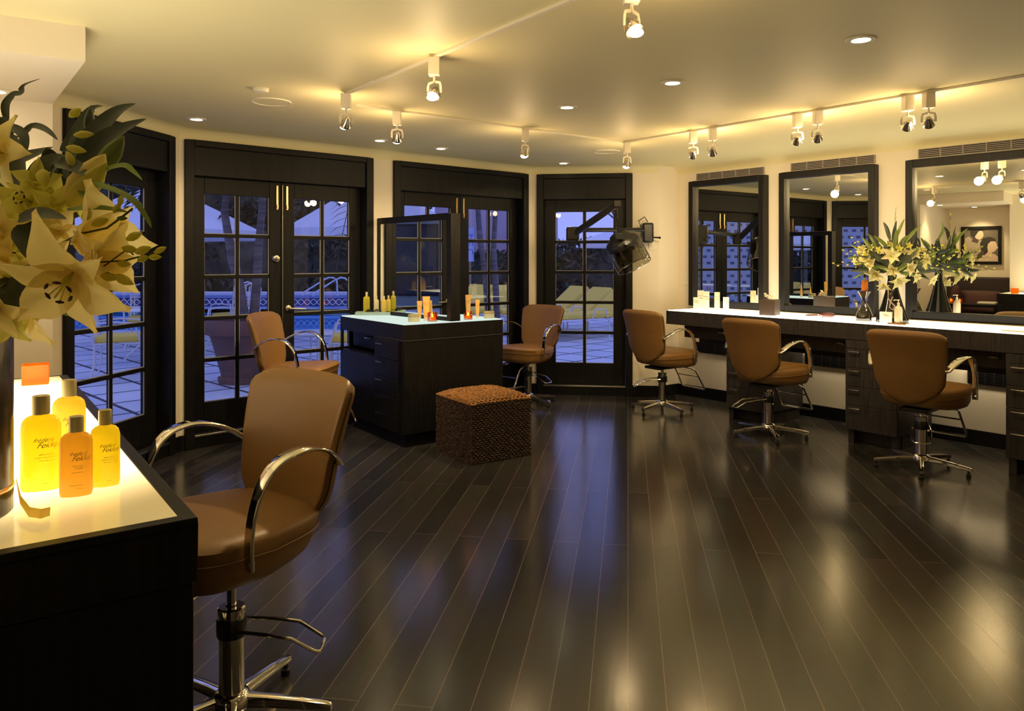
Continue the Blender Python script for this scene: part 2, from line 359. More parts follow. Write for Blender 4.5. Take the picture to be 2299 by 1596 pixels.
# ---------------------------------------------------------------- mirrors and air grilles on the right wall
def wallframe(t,z,dang=0,off=0): # matrix: local x along wall (towards the camera), local y into the room
    p=PW+WD*t+WN*off; a=math.atan2(WD.y,WD.x)+R(dang); return (p.x,p.y,z),a
mirs=[(-1.675,-.805,-1.3,'black framed wall mirror reflecting the doors, nearest the far corner'),(-.659,.213,0.1,'black framed wall mirror behind the hourglass, middle of the row'),(.458,1.33,1.3,'black framed wall mirror at the right reflecting the framed photograph')]
for t0,t1,da,lab in mirs:
    w=t1-t0; loc,a=wallframe((t0+t1)/2,.932,da,0); r=thing('wall_mirror',lab,'mirror',loc,a,'wall mirrors over the long counter')
    # local x along wall (toward camera), room side is -y (WN is right of travel)
    h=1.255; fw=.055; b=MB(); hw=w/2
    for x0,x1,z0,z1 in ((-hw,-hw+fw,0,h),(hw-fw,hw,0,h),(-hw+fw,hw-fw,0,fw),(-hw+fw,hw-fw,h-fw,h)): b.box(x0,x1,-.075,.02,z0,z1)
    b.build('mirror_frame',M['frame'],r,bevel=.004)
    b=MB(); b.box(-hw+fw*.9,hw-fw*.9,-.028,-.022,fw*.9,h-fw*.9); b.build('mirror_glass',M['mirror'],r,smooth=False)
def louver(name,lab,loc,a,w,h,rows,cols,m,grp):
    r=thing(name,lab,'air vent',loc,a,grp)
    b=MB(); b.box(-w/2,w/2,-.002,.004,0,h); b.build('duct_opening',M['dark'],r)
    b=MB()
    for i in range(rows+1):
        z=h*i/rows; b.box(-w/2,w/2,-.010,-.002,z-.003,z+.003)
    for i in range(cols+1): x=-w/2+w*i/cols; b.box(x-.004,x+.004,-.012,0,0,h)
    b.build('louvre_panel',m,r,smooth=False)
for i,(ua,ub,z,h,lab) in enumerate([(1566,1716,2.203,.062,'slotted air grille above the mirror nearest the corner'),(1778,1965,2.203,.066,'slotted air grille above the middle mirror'),(2064,2330,2.205,.068,'slotted air grille above the right-hand mirror')]):
    ta=tpos(PW,WD,ua);tb=tpos(PW,WD,ub); loc,a=wallframe((ta+tb)/2,z,0,.004); louver('air_grille',lab,loc,a,tb-ta,h,5,5,M['grille'],'air grilles above the mirrors')
# ---------------------------------------------------------------- ceiling fixtures
def downlight(u,v,lab,e=7,z=CZ):
    p=on(u,v,z) if u is not None else Vector(v)
    r=thing('recessed_downlight',lab,'downlight',(p.x,p.y,z),0,'recessed downlights in the ceiling')
    b=MB(); b.lathe([(.038,-.001),(.040,-.006),(.060,-.006),(.064,-.001),(.064,0)],28); b.build('trim_ring',M['ring'],r)
    b=MB(); b.lathe([(.002,-.004),(.036,-.004),(.036,0)],24); b.build('lamp_face',M['down'],r)
    lamp('SPOT',(p.x,p.y,z-.03),e,target=(p.x,p.y,0),cone=125,blend=.9,radius=.03)
for u,v,lab in [(441,267,'small lit downlight above the pool doors, leftmost of all'),(853,315,'small lit downlight above the pier between the two french doors'),(990,333,'small lit downlight above the centre island mirror'),(1273,240,'lit downlight in the middle of the ceiling'),(1265,366,'tiny lit downlight farthest away, above the single door'),(1510,185,'lit downlight with a visible ring, third from the right'),(1933,88,'large lit downlight at upper right, the nearest one')]:
    downlight(u,v,lab)
for p,lab in [((2.3,1.2),'a'),((.3,-.6),'b'),((2.6,-1.0),'c'),((-1.4,-1.3),'d'),((4.3,.6),'e')]:
    lamp('SPOT',(*p,CZ-.03),16,target=(*p,0),cone=125,blend=.9,radius=.04,name='rear_fill_spot')  # added spots out of view behind the camera, fill light for the room
p=on(586,199,CZ); b=MB(); b.lathe([(.004,-.022),(.036,-.02),(.042,-.012),(.043,0)],24); tag(b.build('smoke_detector',M['ring'],loc=(p.x,p.y,CZ)),'small round white smoke detector on the ceiling','smoke detector')
for u,v,lab in [(609,228,'flush round ceiling speaker beside the smoke detector'),(1362,340,'faint round ceiling speaker near the single door')]:
    p=on(u,v,CZ); r=thing('ceiling_speaker',lab,'ceiling speaker',(p.x,p.y,CZ),0,'flush ceiling speakers')
    b=MB(); b.lathe([(.105,0),(.107,-.006),(.117,-.006),(.119,0)],40); b.build('speaker_rim',M['ring'],r)
    b=MB(); b.lathe([(.002,-.003),(.105,-.003),(.105,0)],40); b.build('speaker_grille',M['ceil'],r)
# track rails
def rail(P,Q,lab,name='track_rail'):
    P=Vector(P);Q=Vector(Q); d=dirn(P.xy,Q.xy); b=MB(); n=Vector((-d.y,d.x))*.011
    b.wallbox(P.xy-n,Q.xy-n,CZ-.014,CZ,.022); tag(b.build(name,M['ring'],bevel=.002),lab,'light track','white light tracks on the ceiling')
pa=Vector((.42,2.49,0)); pb=Vector((-.955,4.34,0)); pc=Vector((.90,6.15,0)); pd=pc+Vector((.6165,-.7874,0))*3.2
rail(pa,pb,'white ceiling track running from the top centre towards the pool doors'); rail(Vector((-.955,4.66,0)),Vector((.93,6.15,0)),'white ceiling track crossing above the island'); rail(pc,pd,'white ceiling track in front of the mirrors')
def head(px,py,tgt,lab,e=34,grp='white track spotlights'):
    r=thing('track_spotlight',lab,'track light',(px,py,CZ-.014),0,grp)
    b=MB(); b.box(-.026,.026,-.026,.026,-.085,0); b.build('driver_box',M['white'],r,bevel=.003)
    t=Vector(tgt)-Vector((px,py,CZ-.19)); az=math.atan2(t.y,t.x); tilt=math.acos(max(-1,min(1,-t.z/t.length)))
    b=MB(); b.tube([(0,0,-.085),(0,0,-.115)],.006)
    for s in (-1,1): b.sweep([(0,s*.004,-.112),(0,s*.03,-.118),(0,s*.034,-.135),(0,s*.034,-.165)],[(-.006,-.0015),(.006,-.0015),(.006,.0015),(-.006,.0015)],up=(1,0,0))
    y=b.build('yoke',M['white'],r); y.rotation_euler=(0,0,az)
    Mx=Matrix.Rotation(az,4,'Z')@Matrix.Rotation(-tilt,4,'Y')
    b=MB(); b.lathe([(.012,.035),(.014,.03),(.02,.012),(.029,-.012),(.031,-.024),(.029,-.024)],20,(0,0,-.165),M=Mx)
    for k in range(6):
        a=k*PI/3; b.tube([Mx@Vector((.012*math.cos(a),.012*math.sin(a),.03))+Vector((0,0,-.165)),Mx@Vector((.034*math.cos(a),.034*math.sin(a),-.012))+Vector((0,0,-.165))],.0022,5)
    b.build('reflector',M['steel'],r)
    b=MB(); b.ell((0,0,0),.026,.026,.014,16,8); bb=b.build('bulb',M['bulb'],r); bb.location=Mx@Vector((0,0,-.03))+Vector((0,0,-.165))
    dirv=t.normalized(); lp=Vector((px,py,CZ-.014-.165))+dirv*.06
    lamp('SPOT',lp,e,target=lp+dirv,cone=95,blend=.8,radius=.025)
    lamp('POINT',Vector((px,py,CZ-.014-.165))+dirv*.065,3.2,radius=.04,color=(1,.66,.3))
wl=lambda t,z,o=0:(PW.x+WD.x*t+WN.x*o,PW.y+WD.y*t+WN.y*o,z)
head(.40,2.53,(1.4,1.2,0),'track spotlight at the very top, nearest the camera'); head(-.363,3.54,(-.9,2.4,.5),'track spotlight midway along the near ceiling track')
head(-.945,4.31,(-1.6,5.4,1.0),'track spotlight at the end of the near track, above the smoke detector side'); head(-.733,4.83,(-1.0,5.9,.9),'track spotlight just past the end of the near track')
head(.097,5.49,(-.3,5.9,.9),'track spotlight hanging over the right end of the island'); head(.93,6.12,(.55,7.0,0),'track spotlight in front of the hood dryer',14)
tt=Vector((.6165,-.7874,0))
for u,ta,lab in [(1556,-1.35,'left one of the track pair nearest the corner'),(1600,-1.0,'right one of the track pair nearest the corner'),(1790,-.65,'left one of the track pair above the middle mirror'),(1836,-.25,'right one of the track pair above the middle mirror'),(2038,.2,'left one of the track pair at the right above the flowers'),(2085,.8,'right one of the track pair at the right, nearest the camera')]:
    t=tpos(pc.xy,tt.xy,u); p=pc+tt*t; head(p.x,p.y,wl(ta,1.1,.35),lab,10)
# ---------------------------------------------------------------- styling chairs
def make_chair(label,loc,face,S,base_rot=0,pedal=180,foot=True,grp='tan salon styling chairs'):
    """local +Y is where the sitter looks; S is the seat top height"""
    rz=math.atan2(face[1],face[0])-PI/2
    r=thing('salon_chair',label,'chair',(loc[0],loc[1],0),rz,grp)
    # seat cushion
    b=MB(); prof=[(.02,-.145),(.80,-.143),(.93,-.13),(.985,-.10),(1.0,-.06),(.985,-.022),(.93,-.006),(.80,.0),(.4,.008),(.02,.012)]
    vs=[];n=40
    for k,z in prof:
        for j in range(n):
            a=2*PI*j/n; ca,sa=math.cos(a),math.sin(a); ca=math.copysign(abs(ca)**.45,ca); sa=math.copysign(abs(sa)**.45,sa)
            x=.262*k*ca*(1-.22*max(0,-sa)+.02*max(0,sa)); y=.255*k*sa+.03
            fz=z+( .012*max(0,y/.28) if z>-.08 else .03*max(0,-y/.25))
            if z<-.05: y*=.94; x*=.95
            vs.append((x,y,S+fz))
    fs=[(i*n+j,i*n+(j+1)%n,(i+1)*n+(j+1)%n,(i+1)*n+j) for i in range(len(prof)-1) for j in range(n)]
    fs+=[tuple(range(n-1,-1,-1)),tuple((len(prof)-1)*n+j for j in range(n))]
    b.add(vs,fs); seat=b.build('seat',M['vinyl'],r,ang=60)
    b=MB(); pts=[]
    for j in range(48):
        a=2*PI*j/48; ca,sa=math.cos(a),math.sin(a); ca=math.copysign(abs(ca)**.45,ca); sa=math.copysign(abs(sa)**.45,sa)
        pts.append((.2555*ca*(1-.22*max(0,-sa)+.02*max(0,sa)),.2485*sa+.03,S-.056+.012*max(0,(.255*sa+.03)/.28)))
    b.tube(pts,.0022,5,closed=True); b.build('seat_piping',M['vinyl'],seat)
    # backrest shell
    b=MB(); H=.495; nu,nv=26,26
    def outline(v):
        w=.196+.058*v
        if v<.36: w*=max(0,1-(1-v/.36)**2.5)**.5*.93+.07
        if v>.90: w*=1-((v-.90)/.10)**2.6*.12
        return w
    def pt(u,v,side):
        uu=2*u-1; w=outline(v); x=w*math.sin(uu*PI/2*.98)/math.sin(PI/2*.98)
        k=abs(uu); 
        z=S-.11+H*v - (.020*k**2.5 if v>.5 else 0)*(v-.5)*2 + (.05*k**2.2*(1-v/.34) if v<.34 else 0)
        y=-.205-.085*v-.07*max(0,v-.55)**1.6+.060*(x/.25)**2*(1-.2*v)
        e=(1-abs(uu)**5)**.5 if abs(uu)<1 else 0
        ev=min(1,math.sin(min(1,v/.07)*PI/2))*min(1,math.sin(min(1,(1-v)/.075)*PI/2))
        th=(.046+.012*math.sin(v*PI))*max(0,e)**.6*max(0,ev)**.6
        return (x,y+side*th*.5,z)
    b.grid(lambda u,v:pt(u,v,1),nu,nv); b.grid(lambda u,v:pt(u,v,-1),nu,nv)
    back=b.build('backrest',M['vinyl'],r,ang=80)
    b=MB(); pts=[pt(0,v/20,0) for v in range(19,0,-1)]+[pt(u/20,0,0) for u in range(0,21)]+[pt(1,v/20,0) for v in range(1,20)]
    b.tube(pts,.003,5); b.build('edge_piping',M['dark'],back)
    b=MB(); b.box(-.09,.09,-.14,.14,S-.165,S-.14); b.build('seat_bracket',M['plastic'],r,bevel=.006)
    # arms : flat chrome bands
    path=[(-.215,.135),(-.17,.17),(-.12,.198),(-.06,.214),(-.01,.214),(.04,.200),(.078,.168),(.105,.122),(.122,.065),(.130,0),(.128,-.075)]
    fine=[]
    for i in range(len(path)-1):
        p0=path[max(i-1,0)];p1=path[i];p2=path[i+1];p3=path[min(i+2,len(path)-1)]
        for k in range(4):
            t=k/4; fine.append(tuple(.5*((2*p1[c])+(-p0[c]+p2[c])*t+(2*p0[c]-5*p1[c]+4*p2[c]-p3[c])*t*t+(-p0[c]+3*p1[c]-3*p2[c]+p3[c])*t**3) for c in (0,1)))
    fine.append(path[-1])
    for s in (-1,1):
        m=len(fine); b=MB(); P=[]; 
        for i,(y,z) in enumerate(fine):
            t=i/(m-1); x=s*(.232+.062*math.sin(min(1,t*2.2)*PI/2)-.012*t); P.append((x,y,S+z))
        wd=.028; th=.0065
        prof=[(-wd,-th*.3),(-wd*.8,-th),(wd*.8,-th),(wd,-th*.3),(wd,th*.3),(wd*.7,th),(-wd*.7,th),(-wd,th*.3)]
        b.sweep(P,[(a,c) for a,c in prof],up=(0,0.001,1)) if False else None
        # sweep with the band's broad side across x
        vs=[];k=len(prof)
        for i,p in enumerate(P):
            p=Vector(p); t=(Vector(P[min(i+1,m-1)])-Vector(P[max(i-1,0)])).normalized(); xx=Vector((1,0,0)); xx=(xx-t*xx.dot(t)).normalized(); yy=t.cross(xx)
            sc=.62+.38*math.sin(PI*min(1,max(0,(i/(m-1))*1.25+.08)))
            for a,c in prof: vs.append(p+xx*a*sc+yy*c)
        b.add(vs,[(i*k+j,i*k+(j+1)%k,(i+1)*k+(j+1)%k,(i+1)*k+j) for i in range(m-1) for j in range(k)]+[tuple(range(k-1,-1,-1)),tuple((m-1)*k+j for j in range(k))])
        arm=b.build('armrest',M['chrome'],r,ang=50)
        b=MB(); b.lathe([(.004,0),(.011,0),(.011,.012),(.004,.013)],10,(P[0][0]-s*.006,P[0][1],P[0][2]),M=Matrix.Rotation(R(90)*s,4,'Y')); b.build('arm_bolt',M['steel'],arm); b=MB(); b.lathe([(.004,0),(.010,0),(.010,.01),(.004,.011)],10,(P[-1][0],P[-1][1],P[-1][2]+.02),M=Matrix.Rotation(R(90)*s,4,'Y')); b.build('arm_bolt',M['steel'],arm)
    # post and pump
    b=MB(); b.lathe([(.014,.34),(.014,S-.15)],16); b.build('lift_post',M['chrome'],r)
    zt=.352
    b=MB(); b.lathe([(.037,.085),(.037,zt-.02),(.041,zt-.018),(.041,zt),(.036,zt+.004),(.018,zt+.004),(.018,zt-.01),(.002,zt-.01)],28); b.build('pump_cylinder',M['chrome'],r)
    b=MB(); b.lathe([(.042,zt-.085),(.044,zt-.08),(.044,zt-.035),(.042,zt-.03)],24); b.build('pump_collar',M['plastic'],r)
    br=bpy.data.objects.new('star_base',None)
    base=MB()
    base.lathe([(.002,.052),(.05,.05),(.058,.062),(.056,.085),(.046,.098),(.038,.102),(.036,.10)],24); hub=base.build('star_hub',M['chrome'],r)
    for k in range(5):
        a=base_rot+k*2*PI/5; b=MB(); ca,sa=math.cos(a),math.sin(a)
        pr=[(-1,-.55),(-.8,-1),(.8,-1),(1,-.55),(.8,.75),(0,1),(-.8,.75)]
        ptsx=[(.045,.074,.021,.019),(.10,.071,.018,.017),(.20,.062,.0155,.0145),(.285,.052,.0145,.013),(.30,.049,.012,.010)]
        vs=[];kk=len(pr)
        for d_,z,w,h in ptsx:
            for p,q in pr: vs.append((d_*ca-p*w*sa,d_*sa+p*w*ca,z+q*h))
        b.add(vs,[(i*kk+j,i*kk+(j+1)%kk,(i+1)*kk+(j+1)%kk,(i+1)*kk+j) for i in range(len(ptsx)-1) for j in range(kk)]+[tuple(range(kk-1,-1,-1)),tuple((len(ptsx)-1)*kk+j for j in range(kk))])
        lg=b.build('base_leg',M['chrome'],r,ang=50)
        b=MB(); b.lathe([(.012,0),(.015,.004),(.015,.018),(.008,.022),(.008,.042)],14,(.282*ca,.282*sa,0)); b.build('glide_foot',M['rubber'],lg)
    # pump pedal : U loop off the collar
    a=R(pedal); Mx=Matrix.Rotation(a,4,'Z'); b=MB()
    L=[(.03,.045,zt-.055),(.11,.052,zt-.062),(.19,.055,zt-.075),(.255,.05,zt-.115),(.268,.042,zt-.122),(.272,.03,zt-.124),(.272,-.03,zt-.124),(.268,-.042,zt-.122),(.255,-.05,zt-.115),(.19,-.055,zt-.075),(.11,-.052,zt-.062),(.03,-.045,zt-.055)]
    b.tube([Mx@Vector(p) for p in L],.0055,8); b.build('pump_pedal',M['chrome'],r)
    if foot:
        b=MB(); zf=.175
        L=[(-.115,.10,S-.14),(-.125,.24,S-.17),(-.13,.30,S-.20),(-.14,.40,zf+.03),(-.138,.412,zf+.008),(-.128,.418,zf),(.128,.418,zf),(.138,.412,zf+.008),(.14,.40,zf+.03),(.13,.30,S-.20),(.125,.24,S-.17),(.115,.10,S-.14)]
        b.tube(L,.0085,8); b.tube([(-.134,.345,.30+(S-.56)*.5),(.134,.345,.30+(S-.56)*.5)],.006,8); b.build('footrest',M['chrome'],r)
    return r
f6=(math.cos(R(41)),math.sin(R(41)))
make_chair('tan salon chair at far left foreground, its seat half behind the lit counter',(-.846,2.285),(-.60,-.80),.645,base_rot=R(-142),pedal=-140,foot=True)
make_chair('tan salon chair facing right between the french doors and the island',(-1.60,5.62),(.99,-.12),.62,base_rot=R(15),pedal=200)
make_chair('tan salon chair facing us between the island and the single door',(.155,7.37),(-.62,-.78),.56,base_rot=R(-189),pedal=-186)
make_chair('tan salon chair under the hood dryer, seen from behind',(1.39,7.00),(math.cos(R(34)),math.sin(R(34))),.56,base_rot=R(-9),pedal=236)
make_chair('tan salon chair seen from behind in front of the middle wall mirror',(2.035,6.01),(math.cos(R(39)),math.sin(R(39))),.56,base_rot=R(-44),pedal=231)
make_chair('tan salon chair seen from behind, rightmost and nearest the mirror row',(2.736,5.064),f6,.56,base_rot=R(-69),pedal=-69)
# ---------------------------------------------------------------- cabinets
def frame_at(P,d): # matrix with local x along d (2D), local y = left of d
    return Matrix.Translation((P[0],P[1],0))@Matrix.Rotation(math.atan2(d[1],d[0]),4,'Z')
def bar_handle(b,x,y,z,w=.055,M_=None):
    b.box(x,x+w,y-.024,y-.017,z-.004,z+.004); b.box(x+.004,x+.009,y-.02,y,z-.0035,z+.0035); b.box(x+w-.009,x+w-.004,y-.02,y,z-.0035,z+.0035)
def oval_pull(b,x,y,z,w=.075):
    b.tube([(x-w/2+w*.5*(1-math.cos(PI*k/8)),y-.028*math.sin(PI*k/8),z) for k in range(9)],.0055,8)
    b.tube([(x-w/2+w*.5*(1-math.cos(PI*k/8)),y-.018*math.sin(PI*k/8),z-.010) for k in range(9)],.003,6)
# long counter on the right : local x runs along the front towards the camera, local +y towards the wall
CF=Vector((1.457,7.158)); CD=Vector((3.284-1.457,4.857-7.158)).normalized()
cang=math.atan2(CD.y,CD.x)
tf=lambda u:tpos(CF,CD,u)
Lc=3.95
r=thing('styling_counter','long dark wood counter with a glowing white glass top along the mirror wall','counter',(CF.x,CF.y,0),cang)
DEP=.655
b=MB(); b.box(0,Lc,0,.03,.79,.915).box(0,.03,0,DEP,.79,.915).box(0,Lc,DEP-.02,DEP,.79,.905).box(.03,Lc,.03,DEP-.02,.79,.81); b.build('apron',M['cab'],r,bevel=.002)
top=MB(); top.box(.012,Lc,.012,DEP-.06,.908,.92)
M['ledge']=mat('ledge_wood',(.35,.27,.13),.4); M['glow_right']=emis('lit_counter_glass',(1,.86,.60),2.3)
top.build('lit_glass_top',M['glow_right'],r,smooth=False)
b=MB(); b.box(0,Lc,DEP-.06,DEP+.012,.905,.925); b.build('back_ledge',M['ledge'],r,bevel=.002)
def stack(x0,x1,lab,z_top=.785):
    rr=thing('drawer_unit',lab,'drawer cabinet',(CF.x,CF.y,0),cang,'drawer units under the long counter')
    b=MB(); b.box(x0,x1,.02,DEP-.08,.106,.788); b.box(x0+.01,x0+.055,.03,.08,0,.106); b.box(x1-.055,x1-.01,.03,.08,0,.106); b.box(x0+.02,x1-.02,.12,DEP-.1,0,.106); b.build('cabinet_body',M['cab'],rr,bevel=.002)
    for za,zb in ((.725,.785),(.580,.722),(.437,.577),(.295,.434),(.108,.292)):
        b=MB(); b.box(x0+.002,x1-.002,.002,.02,za,zb); d_=b.build('drawer',M['cab'],rr,bevel=.002)
        if zb<.73:
            h=MB(); bar_handle(h,x0+.035,.002,zb-.022,.085); h.build('drawer_handle',M['steel'],d_,bevel=.001)
s1=tf(1630);s2=tf(1897);s3=tf(2257); sw=tf(2014)-tf(1897)
stack(s1,s1+sw,'dark drawer stack behind the chair in front of the middle mirror'); stack(s2,s2+sw,'dark drawer stack between the two chairs at right, all four handles in view'); stack(s3,s3+sw,'dark drawer stack at the right edge of the picture')
def tray(x0,x1,hx,lab):
    rr=thing('shallow_drawer',lab,'drawer',(CF.x,CF.y,0),cang,'shallow drawers under the long counter')
    b=MB(); b.box(x0+.004,x1-.004,.14,.158,.665,.79); f=b.build('drawer_front',M['cab'],rr,bevel=.002)
    b=MB(); b.box(x0+.004,x1-.004,.158,DEP-.14,.665,.68).box(x0+.004,x1-.004,.36,.375,.60,.665); b.build('drawer_box',M['cab'],rr,bevel=.002)
    b=MB(); oval_pull(b,hx,.14,.742,.085); b.build('drawer_pull',M['steel'],f)
tray(.1,s1,tf(1600),'shallow drawer with an oval pull behind the chair under the hood dryer'); tray(s1+sw,s2,tf(1866),'shallow drawer with an oval pull between the first two drawer stacks'); tray(s2+sw,s3,tf(2214),'shallow drawer with an oval pull behind the rightmost chair')
# air grilles under the counter
for i,(ua,ub) in enumerate([(1560,1640),(1810,1905),(2175,2275)]):
    ta=tpos(PW,WD,ua);tb=tpos(PW,WD,ub); loc,a=wallframe((ta+tb)/2,.46,0,.004)
    louver('air_grille',['low wall grille under the counter nearest the far corner','low wall grille under the counter left of the second drawer stack','low wall grille under the counter behind the rightmost chair'][i],loc,a,tb-ta,.10,7,5,M['frame'],'low air grilles under the long counter')
# ---------------------------------------------------------------- centre island
IA=Vector((-.797,5.589)); i1=Vector((-.6,.8)); i2=Vector((.8,.6)); IL=1.122; IW=.905
# local x along i2 (near right face), local y along i1
r=thing('island_station','black wooden double styling station with lit glass top, centre of the room','styling station',(IA.x,IA.y,0),math.atan2(i2.y,i2.x))
b=MB(); b.box(0,IW,0,IL,.80,.912); b.box(0,IW,0,IL*.42,.10,.80); b.box(IW*.35,IW*.65,IL*.42,IL,.10,.80); b.box(0,IW,IL*.42,IL,.10,.635); b.box(.03,IW-.03,.03,IL-.03,0,.10); b.box(0,.02,IL-.03,IL,.63,.8); b.build('cabinet_body',M['black'],r,bevel=.003)
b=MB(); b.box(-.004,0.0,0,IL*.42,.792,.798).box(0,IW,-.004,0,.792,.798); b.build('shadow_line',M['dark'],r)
for za,zb in ((.640,.785),(.50,.637),(.362,.497),(.225,.359),(.104,.222)):
    b=MB(); b.box(-.016,0,.06,IL*.40,za,zb); d_=b.build('drawer',M['black'],r,bevel=.002)
    if zb<.79:
        h=MB(); y=IL*.26; z=zb-.02 if zb<.6 else zb-.135; z=za+.11
        h.box(-.038,-.031,y,y+.10,z-.003,z+.003); h.box(-.034,-.016,y+.006,y+.011,z-.0025,z+.0025); h.box(-.034,-.016,y+.089,y+.094,z-.0025,z+.0025); h.build('drawer_handle',M['steel'],d_)
b=MB(); b.box(.10,.118,IL*.43,IL-.04,.66,.795); d_=b.build('recessed_drawer',M['black'],r,bevel=.002)
h=MB(); yc=IL*.70; h.tube([(.10-.03*math.sin(PI*k/8),yc-.05+.05*(1-math.cos(PI*k/8)),.752) for k in range(9)],.006,8); h.tube([(.10-.02*math.sin(PI*k/8),yc-.05+.05*(1-math.cos(PI*k/8)),.740) for k in range(9)],.003,6); h.build('drawer_pull',M['steel'],d_)
M['glow_island']=emis('lit_island_glass',(.84,1,.90),.50)
b=MB(); b.box(.008,IW-.008,.008,IL-.008,.909,.92); b.build('lit_glass_top',M['glow_island'],r,smooth=False)
r=thing('station_mirror','tall black framed double sided mirror standing across the island top','mirror',(IA.x+i2.x*IW/2,IA.y+i2.y*IW/2,.921),math.atan2(i2.y,i2.x)+R(4.5))
mh=.835; b=MB(); t2=.045
b.box(-t2,t2,0,.055,0,mh).box(-t2,t2,IL-.055,IL,0,mh).box(-t2,t2,.055,IL-.055,mh-.05,mh).box(-t2,t2,.055,IL-.055,0,.03); b.build('mirror_frame',M['black'],r,bevel=.003)
for s in (-1,1):
    b=MB(); b.box(*( (s*.028,s*.032) if s>0 else (s*.032,s*.028)),.05,IL-.05,.025,mh-.045); b.build('mirror_glass',M['mirror'],r,smooth=False)
# ---------------------------------------------------------------- near lit counter
FA=Vector((-.585,1.411)); f1=Vector((-1.852+.585,3.151-1.411)); FL=f1.length; f1.normalize(); f2=Vector((-f1.y,f1.x))  # f2 = left of f1 -> away from room
FW=.76
r=thing('display_counter','black wooden counter with a glowing yellow glass top in the left foreground','counter',(FA.x,FA.y,0),math.atan2(f1.y,f1.x))
b=MB(); b.box(0,FL,0,FW,.80,.905); b.box(0,.028,0,FW,.905,.92).box(FL-.012,FL,0,FW,.905,.92).box(.028,FL-.012,0,.028,.905,.92).box(.028,FL-.012,FW-.02,FW,.905,.92); b.build('counter_top_frame',M['black'],r,bevel=.002)
b=MB(); b.box(.006,.14,.006,FW,.09,.797).box(.14,FL-.5,.40,FW,.09,.797).box(FL-.5,FL-.01,.006,FW,.09,.797); b.box(.03,.13,.04,FW,0,.09).box(.13,FL-.5,.44,FW,0,.09).box(FL-.5,FL-.03,.04,FW,0,.09); b.build('cabinet_body',M['black'],r,bevel=.003)
M['glow_front']=glowtop('lit_display_glass',(1,.93,.74),4.6,(1,.66,.20),.17,(1.18,.40,.92),.22,.70,(.62,.75,1))
b=MB(); b.box(.029,FL-.013,.029,FW-.021,.905,.9185); b.build('lit_glass_top',M['glow_front'],r,smooth=False)
M['edge']=emis('lit_glass_edge',(1,.85,.45),1.6)
# ---------------------------------------------------------------- woven ottoman
M['weave_d']=mat('dark_seagrass',(.020,.012,.009),.6,noise=((25,25,90),(.095,.058,.042),3),spec=.25)
M['weave_l']=mat('brown_seagrass',(.09,.040,.013),.6,noise=((60,60,60),(.34,.155,.045),3),spec=.25)
oc=Vector((-.292,5.14)); o1=(Vector((-.571,5.561))-oc).normalized(); os_=.50
r=thing('woven_ottoman','dark woven seagrass cube ottoman standing in front of the island','ottoman',(oc.x+.01,oc.y+.01,0),math.atan2(o1.y,o1.x)-PI/2)
b=MB(); b.box(.012,os_-.012,.012,os_-.012,0,.40); b.build('inner_box',M['dark'],r)
rng=random.Random(3)
b=MB(); rows=27; cols=30
def rope_side(ax,rev):
    for i in range(rows):
        z=.008+i*.405/rows; pts=[]; ph=(i%2)*PI
        for k in range(cols*3+1):
            t=k/(cols*3)*os_; w=.0055*math.sin(k/3*PI*1.0*2/2+ph)+.008+rng.uniform(-.0016,.0016); zz=z+.0016*math.sin(k*.9+i*1.7)+rng.uniform(-.0015,.0015)
            if ax=='x0': q=(.010-w+.004,t,zz)
            elif ax=='y0': q=(t,.010-w+.004,zz)
            elif ax=='x1': q=(os_-.010+w-.004,t,zz)
            else: q=(t,os_-.010+w-.004,zz)
            pts.append(q)
        b.tube(pts,.0066,5)
for ax in ('x0','y0','x1','y1'): rope_side(ax,0)
for k in range(cols+1):
    t=k*os_/cols
    for q in ((.004,t),(t,.004)): b.tube([(q[0],q[1],.0),(q[0],q[1],.41)],.004,5)
b.build('woven_side',M['weave_d'],r)
b=MB()
def crown(x,y): 
    fx=1-abs(2*x/os_-1)**4; fy=1-abs(2*y/os_-1)**4; return .405+.045*max(0,fx*fy)**.6
for i in range(31):
    y=.003+i*(os_-.006)/30; pts=[]
    for k in range(67):
        x=k/66*os_; pts.append((x,y+.003*math.sin(k*1.2+i),crown(x,y)+.0045*math.sin(k*PI/2.2+(i%2)*PI)+rng.uniform(-.002,.002)))
    b.tube(pts,.0088,5)
b.build('woven_lid',M['weave_l'],r)
b=MB(); b.grid(lambda u,v:(u*os_,v*os_,crown(u*os_,v*os_)-.004),16,16); b.build('lid_core',M['weave_l'],r)
# ---------------------------------------------------------------- hood dryer on the far wall
wb=at(1452,523,7.66); jb=at(1288,521,7.22); ae=at(1385,458,6.95); hc=Vector((ae.x+.055,ae.y,ae.z-.36))
r=thing('hood_dryer','black hooded hair dryer with smoked glass bonnet on a wall arm, beside the single door','hair dryer',(wb.x,wb.y,wb.z),0)
def rel(p): return Vector(p)-wb
b=MB(); b.box(-.055,.055,-.10,.055,-.10,.10).box(-.03,.03,.05,.09,-.05,.05); b.build('wall_bracket',M['plastic'],r,bevel=.02,bseg=3)
b=MB(); b.tube([(.05,-.05,-.045),(.11,-.08,-.05)],.008); b.ell((.115,-.082,-.05),.013); b.build('lock_lever',M['plastic'],r)
b=MB(); b.tube([(0,-.06,.03),rel(jb)+Vector((0,0,.02))],.022,10); b.build('lower_arm',M['plastic'],r)
b=MB(); j=rel(jb); b.box(j.x-.07,j.x+.05,j.y-.05,j.y+.05,j.z-.085,j.z+.05); b.build('elbow_joint',M['plastic'],r,bevel=.02,bseg=3)
b=MB(); b.sweep([rel(jb)+Vector((-.03,0,-.04)),rel(ae)],[(-.022,-.028),(.022,-.028),(.022,.028),(-.022,.028)]); b.build('upper_arm',M['plastic'],r,bevel=.006)
